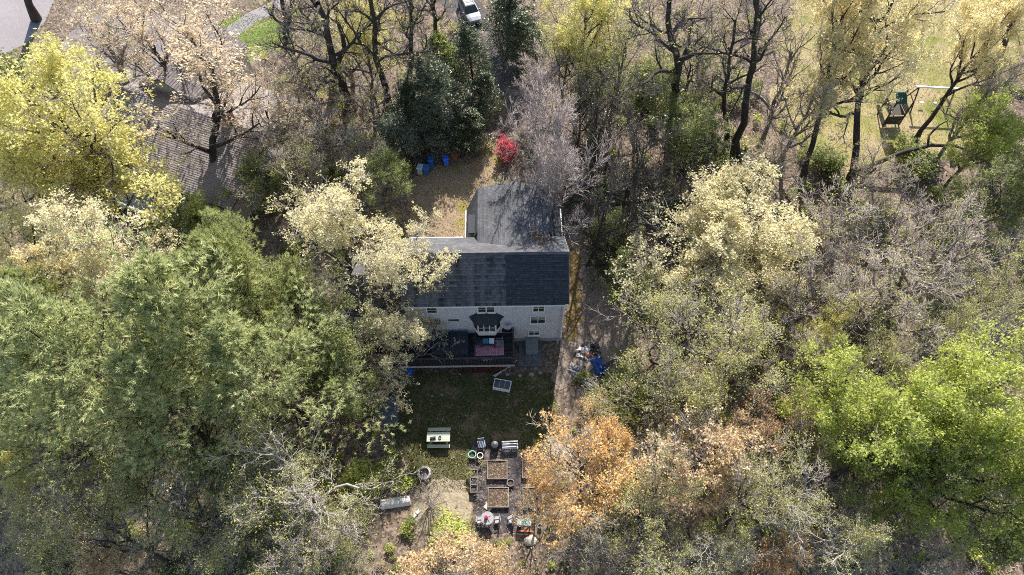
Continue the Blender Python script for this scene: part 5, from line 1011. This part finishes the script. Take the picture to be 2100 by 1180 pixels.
TREES = [
 # --- upper left
 ('yellow', 0, 150, 215, 175, 19, 'large yellow green tree filling the upper left corner beside the brown roof', (240, 425)),
 ('yellow', 1, 20, 320, 135, 16, 'yellow green tree at the left edge below the large yellow green one', (118, 455)),
 ('yellow', 0, 195, 360, 105, 11, 'smaller yellow green tree in front of the brown roof'),
 ('peach', 0, 405, 105, 150, 16, 'peach leaved tree with dark trunk in front of the brown shingled roof', (437, 432)),
 ('peach', 1, 545, 225, 75, 9, 'small peach tree right of the brown roofed house by the purple flowers'),
 ('peach', 1, 290, 40, 120, 14, 'peach leaved tree at the top edge above the neighbouring house'),
 ('cream', 1, 210, 520, 125, 15, 'cream leaved tree between the yellow green trees and the pines', ),
 ('gold', 0, 60, 530, 110, 14, 'golden cream tree at the left edge above the pines'),
 ('mid', 0, 340, 455, 62, 6, 'green bushy tree over the white railing'),
 ('fresh', 1, 420, 440, 48, 5, 'yellow green bushy tree below the brown eave at the white railing'),
 ('bare', 0, 660, 255, 95, 8, 'low grey leafless tree right of the peach tree by the brown roof'),
 ('bare', 1, 570, 330, 90, 8, 'low leafless tree with olive tinge above the cream tree over the house'),
 ('mid', 1, 520, 350, 62, 6, 'dark green bushy tree at the right end of the brown roof'),
 ('tall', 0, 575, 20, 100, 20, 'tall dark trunked bare tree nearest the purple flowers', (622, 165)),
 ('tall', 1, 660, 30, 125, 19, 'bare tree with many dark spreading stems left of the driveway car', (722, 215)),
 ('tall', 2, 750, 0, 105, 21, 'tall bare tree with thick straight trunk beside the holly', (797, 240)),
 ('tall', 0, 830, -10, 80, 18, 'tall bare tree with twin pale streaked trunk left of the driveway', (842, 190)),
 ('tall', 1, 880, -20, 60, 17, 'tall bare tree close beside the silver car', (893, 112)),
 ('yellow', 1, 740, 45, 65, 14, 'sparse yellow green tree crown among the bare trunks left of the car'),
 ('bare', 2, 620, 130, 80, 10, 'grey leafless tree between the tall trunks and the patio'),
 ('tall', 2, 90, -60, 110, 18, 'bare dark tree over the road in the upper left corner', (75, 40)),
 # --- front garden evergreens
 ('hemlock', 0, 965, 130, 42, 9, 'tall dark conifer standing against the driveway edge'),
 ('hemlock', 1, 985, 205, 34, 6, 'dark conifer at the driveway edge below the tall one'),
 ('lime', 0, 908, 140, 38, 7, 'lime green conifer left of the tall dark conifer'),
 ('holly', 0, 900, 215, 58, 8, 'large glossy speckled evergreen above the blue bins'),
 ('holly', 1, 885, 262, 46, 5, 'lower glossy evergreen directly above the blue bins'),
 ('hemlock', 1, 965, 265, 40, 5, 'dark evergreen between the glossy one and the front lawn strip'),
 ('holly', 0, 820, 290, 44, 5, 'dark glossy evergreen left of the blue bins'),
 ('hemlock', 0, 830, 230, 34, 7, 'narrow dark conifer left of the large glossy evergreen'),
 # --- right of driveway
 ('hemlock', 1, 1045, 30, 50, 9, 'dark olive conifer right of the silver car'),
 ('hemlock', 0, 1075, 85, 45, 7, 'dark conifer on the driveway bend right of the car'),
 ('barepale', 0, 1112, 150, 62, 7, 'small pinkish leafless tree right of the driveway bend'),
 ('barepale', 1, 1100, 250, 88, 14.5, 'pale twiggy leafless tree arching above the red leaved shrub'),
 ('barepale', 0, 1140, 330, 85, 13, 'pale leafless tree whose twigs reach over the grey wing roof'),
 ('baredark', 0, 1235, 210, 100, 14, 'shaded leafless tree right of the pale twiggy one'),
 ('baredark', 0, 1310, 300, 95, 14, 'dark leafless tree left of the bright green bushy tree'),
 ('tall', 1, 1372, 35, 120, 21, 'tall dark forked trunk tree left of the bright green bushy tree', (1378, 265)),
 ('baredark', 1, 1295, 390, 70, 9, 'dark leafless tree left of the round cream tree'),
 ('yellow', 0, 1190, 40, 85, 14, 'olive yellow tree at the top edge right of the dark conifers'),
 ('bud', 0, 1280, 80, 90, 14, 'budding olive tree near the top edge left of the tall forked trunk'),
 ('mid', 1, 1440, 245, 72, 8, 'bright green bushy tree between two tall dark trunks'),
 ('mid', 0, 1290, 560, 55, 6, 'shaded green tree beside the driveway right of the house'),
 ('mid', 1, 1265, 470, 48, 5, 'dark green tree by the driveway level with the grey wing'),
 ('tall', 2, 1555, 15, 110, 20, 'tall grey twin trunk tree left of the side lawn', (1508, 320)),
 ('tall', 0, 1500, 60, 70, 17, 'slim dark trunk just left of the grey twin trunk', (1490, 300)),
 ('bare', 0, 1630, 110, 90, 13, 'grey leafless tree spreading over the left end of the side lawn', (1560, 300)),
 ('bud', 1, 1165, 110, 70, 10, 'olive budding tree between the dark conifers and the tall forked trunk'),
 ('mid', 0, 1330, 165, 72, 9, 'olive green tree behind the tall forked dark trunk'),
 ('mid', 1, 1240, 130, 65, 8, 'green tree in the shaded wood right of the driveway bend'),
 ('bud', 0, 1420, 120, 75, 10, 'olive budding tree above the bright green bushy tree'),
 ('baredark', 1, 1190, 195, 70, 9, 'dark twiggy tree just right of the pinkish leafless one'),
 ('bare', 0, 1470, 60, 80, 12, 'grey twiggy tree at the top edge left of the grey twin trunk'),
 ('bare', 1, 590, 215, 75, 7, 'low grey leafless tree directly right of the purple flowers'),
 ('bare', 2, 700, 90, 80, 9, 'grey leafless tree behind the many stemmed bare tree'),
 ('bare', 0, 760, 190, 62, 7, 'low pinkish leafless tree between the tall trunks and the evergreens'),
 ('bare', 1, 640, 50, 80, 10, 'grey leafless tree at the top edge right of the green lawn'),
 ('bud', 1, 600, 340, 75, 7, 'low olive budding tree between the brown roof and the cream tree'),
 ('bare', 1, 740, 300, 65, 6, 'low leafless tree left of the dark glossy evergreens'),
 ('bare', 2, 1590, 330, 62, 6, 'low pinkish leafless tree at the left foot of the side lawn'),
 ('bare', 0, 1800, 340, 70, 6, 'low leafless tree right of the upright dark trunk'),
 ('baredark', 1, 1245, 385, 68, 13, 'dark leafless tree beside the driveway level with the grey wing ridge'),
 ('bare', 1, 1660, 215, 75, 12, 'thin grey leafless tree over the middle of the side lawn', (1600, 330)),
 ('yellow', 1, 1700, 680, 70, 9, 'yellow green tree between the leafless grey trees and the fresh green group'),
 ('bud', 0, 1830, 745, 70, 12, 'olive budding tree poking through the fresh green group'),
 ('bud', 1, 255, 985, 85, 9, 'olive budding tree under the lower edge of the pines'),
 ('yellow', 0, 30, 960, 60, 9, 'yellow green tree at the left edge below the dark pine'),
 ('mid', 1, 560, 1060, 70, 8, 'green tree among the pale limbed trees at the lower left'),
 ('bare', 2, 210, 70, 85, 12, 'thin leafless tree on the paving between the road and the brown roof'),
 # --- right
 ('gold', 1, 1735, 20, 110, 20, 'large leaning dark trunked tree with thin golden crown on the side lawn', (1645, 372)),
 ('gold', 0, 1790, 30, 130, 19, 'golden crowned tree whose upright dark trunk stands left of the play tower', (1737, 385)),
 ('gold', 1, 1940, 30, 125, 16, 'wide golden crowned tree above the swing set', (2030, 150)),
 ('gold', 1, 2045, 60, 90, 17, 'golden tree in the upper right corner'),
 ('bare', 1, 2040, 190, 70, 12, 'leafless brown tree at the right edge above the swing set level'),
 ('fresh', 0, 2055, 265, 80, 11, 'pale green tree at the right edge beside the swing set'),
 ('mid', 0, 2065, 400, 85, 11, 'green tree at the right edge below the pale green one'),
 ('creamround', 0, 1490, 455, 158, 10.5, 'round cream coloured tree alone right of the house'),
 ('bare', 2, 1725, 470, 120, 12, 'pinkish grey leafless tree right of the round cream tree'),
 ('bare', 0, 1850, 440, 110, 12, 'leafless tree below the long low limb on the side lawn edge'),
 ('bare', 1, 1960, 500, 125, 13, 'broad leafless grey tree near the right edge'),
 ('bare', 2, 1830, 600, 125, 13, 'leafless grey tree above the fresh green trees'),
 ('bare', 0, 1680, 590, 115, 12, 'leafless grey tree below right of the round cream tree'),
 ('bud', 1, 2050, 590, 90, 12, 'leafless tree with olive buds at the right edge above the fresh green'),
 ('budpale', 1, 1960, 660, 95, 12, 'pale limbed leafless tree leaning over the fresh green trees'),
 ('bud', 0, 1410, 650, 125, 12, 'olive budding tree below the round cream tree'),
 ('bud', 1, 1390, 770, 115, 11, 'olive budding tree right of the blue tarp'),
 ('bud', 0, 1530, 720, 115, 12, 'olive budding tree left of the fresh green trees'),
 ('fresh', 0, 1740, 815, 108, 12, 'fresh green tree at the left of the green group'),
 ('fresh', 1, 1870, 860, 126, 14, 'fresh green tree in the middle of the green group'),
 ('fresh', 0, 2025, 795, 115, 15, 'fresh green tree at the right edge, upper one of the green group'),
 ('fresh', 1, 2065, 930, 125, 16, 'bright yellowish green tree at the right edge, lower one of the green group'),
 ('fresh', 0, 1915, 960, 100, 12, 'fresh green tree at the bottom of the green group'),
 ('mid', 1, 1790, 920, 95, 10, 'darker green tree under the fresh green group'),
 ('mid', 0, 2080, 1080, 90, 11, 'dark green tree in the lower right corner'),
 ('rust', 0, 1600, 870, 85, 9, 'rusty orange tree left of the fresh green group'),
 ('orange', 0, 1200, 950, 125, 11, 'bright orange leaved tree at the right of the garden plot'),
 ('orange', 1, 1255, 900, 85, 9, 'second orange tree behind the bright orange one'),
 ('orange', 1, 1120, 990, 62, 7, 'small orange tree overhanging the edge of the garden plot'),
 ('amber', 0, 1420, 950, 120, 11, 'amber peach leaved tree right of the orange trees'),
 ('amber', 1, 1480, 900, 70, 9, 'small amber tree above the larger amber one'),
 ('bud', 1, 1350, 1020, 105, 10, 'olive budding tree between the orange and amber trees'),
 ('budpale', 0, 1650, 1020, 125, 12, 'budding tree with bleached white limbs left of the green group'),
 ('bud', 0, 1540, 1010, 95, 11, 'olive budding tree below the rusty orange tree'),
 ('budpale', 1, 1760, 1120, 115, 11, 'budding tree with pale limbs at the bottom edge below the green group'),
 ('rust', 1, 1600, 1130, 65, 7, 'small rusty orange tree at the bottom edge'),
 ('bare', 1, 1220, 1120, 100, 9, 'pale leafless tree at the bottom edge below the orange tree'),
 ('bud', 1, 1350, 1150, 100, 10, 'olive budding tree at the bottom edge below the amber tree'),
 ('budpale', 0, 1470, 1120, 95, 9, 'white limbed twiggy tree at the bottom edge left of the rusty one'),
 ('bare', 0, 1900, 1150, 95, 9, 'leafless brown tree at the bottom edge near the lower right corner'),
 ('bare', 2, 1660, 720, 60, 10, 'small leafless tree among the budding trees above the green group'),
 # --- bottom centre and left
 ('amber', 0, 905, 1170, 105, 8, 'peach leaved tree at the bottom edge below the garden'),
 ('amber', 1, 1015, 1185, 66, 6, 'small peach leaved tree at the bottom edge right of the larger peach one'),
 ('budpale', 0, 605, 960, 150, 13, 'large budding tree with long white limbs left of the fire pit'),
 ('budpale', 1, 520, 900, 120, 12, 'budding tree with pale limbs below the pines'),
 ('bud', 0, 350, 1040, 125, 12, 'olive budding tree below the pines in the lower left'),
 ('bud', 1, 480, 1090, 115, 11, 'olive budding tree in the lower left, right of its twin below the pines'),
 ('bud', 1, 200, 1060, 115, 12, 'olive budding tree left of the one below the pines'),
 ('budpale', 1, 80, 1040, 105, 11, 'pale limbed budding tree in the lower left corner'),
 ('bud', 0, 80, 1150, 90, 10, 'olive budding tree in the very lower left corner'),
 ('amber', 1, 210, 1160, 60, 8, 'yellowish peach tree at the bottom edge in the lower left'),
 ('bare', 2, 620, 1130, 110, 10, 'leafless twiggy tree at the bottom edge left of the peach trees'),
 ('bare', 2, 420, 950, 65, 8, 'small leafless tree between the pines and the budding trees'),
 ('bud', 0, 690, 1100, 70, 8, 'low budding tree left of the white fleece tunnel'),
 ('mid', 1, 655, 660, 100, 10, 'green leafy tree between the pines and the house'),
 ('mid', 0, 676, 775, 76, 8, 'green leafy tree beside the red bin'),
 ('mid', 0, 585, 600, 75, 9, 'green leafy tree above the one between pines and house'),
 ('creamthin', 0, 700, 455, 150, 14, 'cream flowering tree overhanging the left part of the dark house roof'),
 ('creamthin', 1, 835, 525, 88, 11.5, 'cream flowering branchy tree reaching across the dark roof'),
 ('creamthin', 0, 812, 690, 102, 7.5, 'cream flowering tree overhanging the deck'),
 ('mid', 1, 770, 350, 60, 7, 'dark green tree left of the front lawn strip'),
 # --- pines
 ('pine', 0, 360, 650, 175, 21, 'large blue green pine in the middle of the pine group'),
 ('pine', 1, 150, 730, 175, 21, 'blue green pine at the left of the pine group'),
 ('pine', 0, 520, 740, 140, 18, 'blue green pine at the right of the pine group, next to the green leafy trees'),
 ('pine', 1, 330, 815, 130, 18, 'blue green pine at the bottom of the pine group'),
 ('pine', 0, 30, 830, 110, 18, 'dark pine at the left edge of the photo'),
 ('ypine', 0, 480, 560, 115, 17, 'yellowish pine at the top of the pine group'),
 ('ypine', 0, 60, 640, 110, 15, 'yellowish pine at the left edge above the dark pine'),
 ('pine', 1, 455, 490, 55, 12, 'small blue green pine below the brown roofed house'),
]
for k, t in enumerate(TREES):
    kind, v_, cx, cy, r_, top, lab = t[:7]; plant(kind, v_, cx, cy, r_, top, lab, t[7] if len(t) > 7 else None)
SHRUBS = [
 ('redshrub', 0, 1041, 303, 25, 1.7, 'low domed shrub with bright red leaves on the front lawn strip'),
 ('greenshrub', 0, 1890, 320, 52, 1.8, 'pale speckled green shrub under the long low limb'),
 ('greenshrub', 1, 1700, 330, 35, 2.2, 'green shrub between the two dark trunks on the side lawn'),
 ('freshshrub', 0, 792, 985, 26, .9, 'yellow green shrub beside the fire pit'),
 ('freshshrub', 1, 750, 1005, 42, 1.5, 'yellow green shrub left of the white fleece tunnel'),
 ('freshshrub', 0, 930, 1060, 38, 0.9, 'low yellow green shrub in the pale garden soil'),
 ('freshshrub', 1, 690, 1080, 60, 1.8, 'bright green shrub at the bottom left of the garden'),
 ('bareshrub', 0, 885, 1020, 36, 2.6, 'thin upright leafless sapling below the fire pit'),
 ('budshrub', 0, 858, 938, 22, 1.5, 'reddish twiggy shrub just above the fire pit'),
 ('whitestem', 0, 1440, 1130, 60, 3.0, 'bleached white snag at the bottom edge right of the orange trees'),
 ('whitestem', 1, 1275, 1040, 60, 3.5, 'tangled pale snag under the orange tree'),
 ('whitestem', 0, 2000, 690, 70, 8.0, 'bleached dead snag among trees at the right edge'),
 ('darkshrub', 0, 1230, 470, 45, 3.0, 'dark shrub along the driveway edge level with the grey wing'),
 ('darkshrub', 1, 1250, 540, 42, 3.0, 'dark shrub along the driveway edge level with the main roof'),
 ('darkshrub', 0, 1180, 390, 45, 3.0, 'dark shrub at the driveway beyond the grey wing'),
 ('greenshrub', 1, 1300, 790, 45, 2.0, 'green shrub just right of the blue tarp'),
 ('freshshrub', 0, 1260, 830, 42, 1.8, 'yellow green shrub below the stacked poles'),
 ('greenshrub', 0, 20, 150, 38, 3.0, 'dark green shrub at the left edge by the road'),
]
for t in SHRUBS: plant(*t)
# the long low limb that lies across the side lawn edge, and a fallen bough
lb = MB(); pts = [at(1738, 362, .5), at(1790, 338, 1.4), at(1850, 313, 2.2), at(1910, 298, 2.6), at(1960, 300, 2.5), at(1992, 312, 2.0)]
lb.tube(pts, [.26, .24, .21, .18, .14, .08], 8); lo = lb.build('fallen_limb', dark_bark, None, True); tag(lo, 'long dark low limb curving out over the speckled shrub', 'limb')
MB().tube([at(1903, 298, 2.7), at(1905, 278, 3.0), at(1925, 258, 3.5), at(1962, 236, 4.4)], [.13, .11, .08, .04], 6).build('branch', dark_bark, lo, True)
MB().tube([at(1812, 326, 1.9), at(1835, 335, 1.2), at(1840, 345, .5)], [.08, .06, .03], 5).build('branch', dark_bark, lo, True)

# ================================================================== UNDERGROWTH (nobody could count it)
def avoid_mask(x, y):
    m = np.zeros(len(x), bool)
    for P in AVOID: m |= inpoly(x, y, P)
    return m
hb = [(-14, 26.0), (4.9, 26.0), (4.9, 38.5), (-4.4, 38.5), (-4.4, 33.8), (-14, 33.2)]
deckb = [(-12, 23.4), (2.2, 23.4), (2.2, 28), (-12, 28)]
nb = [(ncorner[0]+x*cos(NA)-y*sin(NA), ncorner[1]+x*sin(NA)+y*cos(NA)) for x, y in ((-17.5, -.6), (.6, -.6), (.6, 15.4), (-8, 15.5), (-8, 18.5), (-16.5, 18.5), (-17.5, 15))]
AVOID = [BACK_LAWN, SIDE_LAWN, FRONT_STRIP, DRIVE, SANDY, ROAD, FRONTGRASS, PATIO, WALKP, PLOT, LEFTGARDEN, hb, deckb, nb]
rgu = np.random.default_rng(11)
def scatter(name, label, kinds, n, region, smin, smax, seed, m_over=None, avoid=True):
    rr = np.random.default_rng(seed); x = rr.uniform(region[0], region[1], n*3); y = rr.uniform(region[2], region[3], n*3)
    vis = np.abs(x) < 0.78*np.maximum(y, 14)+34; ok = vis & (~avoid_mask(x, y) if avoid else True); x, y = x[ok][:n], y[ok][:n]
    acc = {}
    for i in range(len(x)):
        kind = kinds[rr.integers(len(kinds))]; parts = variant_np(kind, int(rr.integers(3))); s = rr.uniform(smin, smax); a = rr.uniform(0, 6.28); ca, sa = cos(a)*s, sin(a)*s
        for pn, (V, F, T, mk) in parts.items():
            W = np.empty_like(V); W[:, 0] = V[:, 0]*ca-V[:, 1]*sa+x[i]; W[:, 1] = V[:, 0]*sa+V[:, 1]*ca+y[i]; W[:, 2] = V[:, 2]*s*rr.uniform(.6, 1)
            acc.setdefault(mk, []).append((W, F, T))
    for mk, L_ in acc.items():
        V, F = cat([(a, b) for a, b, c in L_]); T = np.concatenate([c for a, b, c in L_])
        me = quadmesh(name, V, F, T); me.materials.append(mk); tag(link(name, me), label, None, None, 'stuff')
_VN = {}
def variant_np(kind, v_):
    if (kind, v_) not in _VN:
        sp = {'brush': (1.5, 1.1, 6, None, (4, 4), twig_pink, None), 'greybrush': (1.6, 1.1, 6, None, (4, 4), twig_grey, None), 'green': (1.0, .9, 5, (.95, 4, .12, .18), (4, 3), twig_grey, 'mid'),
              'olive': (1.3, 1.0, 5, (.9, 2, .10, .14), (4, 3), twig_pale, 'bud'), 'dark': (1.3, 1.0, 5, (.95, 4, .12, .18), (4, 3), twig_dark, 'dark'), 'fresh': (.8, .9, 5, (.9, 4, .12, .16), (4, 3), twig_grey, 'fresh'), 'darkbrush': (1.7, 1.2, 6, None, (4, 4), twig_dark, None)}[kind]
        d = shrub(900+v_*7+len(kind), sp[0], sp[1], sp[2], sp[3], sp[4], .010); r = {}
        V, F = cat([d['stem'], d['twigs']]); r['w'] = (V, F, np.full(len(V), .5), sp[5])
        if 'crown' in d: V, F, T = d['crown']; r['l'] = (V, F, T, Lm[sp[6]])
        _VN[(kind, v_)] = r
    return _VN[(kind, v_)]
scatter('undergrowth', 'tangled grey and olive brush covering the woodland floor', ['brush', 'greybrush', 'olive', 'olive', 'green', 'green', 'fresh'], 520, (6, 62, 6, 60), .7, 1.6, 21)
scatter('undergrowth', 'tangled green and olive brush under the western trees', ['brush', 'olive', 'olive', 'green', 'green', 'fresh', 'greybrush'], 420, (-60, -8, 6, 60), .7, 1.6, 22)
scatter('undergrowth', 'dark brush in the shaded wood along the driveway', ['darkbrush', 'dark', 'dark', 'greybrush'], 150, (7.5, 24, 27, 62), .8, 1.8, 23)
scatter('undergrowth', 'bare pinkish brush among the tall trunks', ['brush', 'brush', 'olive'], 130, (-32, -4, 44, 70), .6, 1.3, 24)
scatter('undergrowth', 'pinkish brush under the bare trees at the far end', ['brush', 'brush', 'greybrush', 'olive'], 220, (-30, 34, 48, 78), .7, 1.5, 26)
scatter('undergrowth', 'grey and olive brush at the near edge of the woodland', ['brush', 'olive', 'green'], 150, (-48, 48, -4, 8), .7, 1.6, 27)
scatter('dead_stalks', 'dead stalks along the left side of the garden plot', ['brush', 'greybrush', 'olive'], 26, (-3.3, -2.2, 11.5, 17.5), .25, .5, 28, None, False)
scatter('weeds', 'low yellow green weeds around the garden', ['fresh', 'green', 'olive'], 120, (-14, 8, 5, 24), .3, .8, 25)
# fallen leaves on the woodland floor
n = 60000; x = rgu.uniform(-62, 62, n); y = rgu.uniform(5, 80, n); ok = ~(inpoly(x, y, hb) | inpoly(x, y, nb) | inpoly(x, y, ROAD)) & ((rgu.random(n) < .12) | ~avoid_mask(x, y)); x, y = x[ok], y[ok]
leafpile('fallen_leaves', x, y, rgu.uniform(.02, .10, len(x)), .17)
n = 4500; x = rgu.uniform(-11, 3.5, n); y = rgu.uniform(14, 25, n); ok = inpoly(x, y, BACK_LAWN); x, y = x[ok], y[ok]; dn = np.sin(x*1.1+1)+np.sin(y*1.3)+rgu.normal(size=len(x))*.8 > .2; x, y = x[dn], y[dn]
leafpile('fallen_leaves', x, y, np.full(len(x), .05), .11)
n = 1500; x = rgu.uniform(-3.4, 1.2, n); y = rgu.uniform(11, 18.5, n); ok = inpoly(x, y, PLOT) & ((x < -2.0) | (rgu.random(n) < .25)); leafpile('fallen_leaves', x[ok], y[ok], np.full(ok.sum(), .04), .11)
def grass(name, poly, n, m, size, seed, label):
    rr = np.random.default_rng(seed); xs = [p[0] for p in poly]; ys = [p[1] for p in poly]; x = rr.uniform(min(xs), max(xs), n); y = rr.uniform(min(ys), max(ys), n); ok = inpoly(x, y, poly) & ~(inpoly(x, y, hb) | inpoly(x, y, deckb)); x, y = x[ok], y[ok]; k = len(x)
    P = np.stack([x, y, np.full(k, .01)], 1); d = rr.normal(size=(k, 3))*.5; d[:, 2] = 1; d = norm(d); q = norm(np.cross(d, rr.normal(size=(k, 3)))); L = (size*(.5+rr.random(k)))[:, None]
    V = np.stack([P-q*.03, P+d*L, P+q*.03], 1).reshape(-1, 3)
    tag(link(name, quadmesh(name, V, np.arange(3*k).reshape(-1, 3), np.repeat(rr.random(k), 3)), m), label, None, None, 'stuff')
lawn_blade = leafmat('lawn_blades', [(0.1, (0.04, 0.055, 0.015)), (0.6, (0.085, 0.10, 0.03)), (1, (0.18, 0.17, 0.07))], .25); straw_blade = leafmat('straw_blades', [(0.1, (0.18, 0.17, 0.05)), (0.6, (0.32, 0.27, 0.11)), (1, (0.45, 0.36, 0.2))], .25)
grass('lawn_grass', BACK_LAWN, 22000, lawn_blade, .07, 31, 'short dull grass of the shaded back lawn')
grass('lawn_grass', SIDE_LAWN, 40000, straw_blade, .09, 32, 'straw coloured grass of the side lawn')
grass('lawn_grass', FRONT_STRIP, 9000, straw_blade, .08, 33, 'patchy grass of the front lawn strip')
grass('lawn_grass', FRONTGRASS, 9000, leafmat('bright_blades', [(0.1, (0.08, 0.15, 0.02)), (0.6, (0.17, 0.27, 0.04)), (1, (0.3, 0.34, 0.1))], .3), .09, 34, 'bright green grass of the neighbouring front lawn')
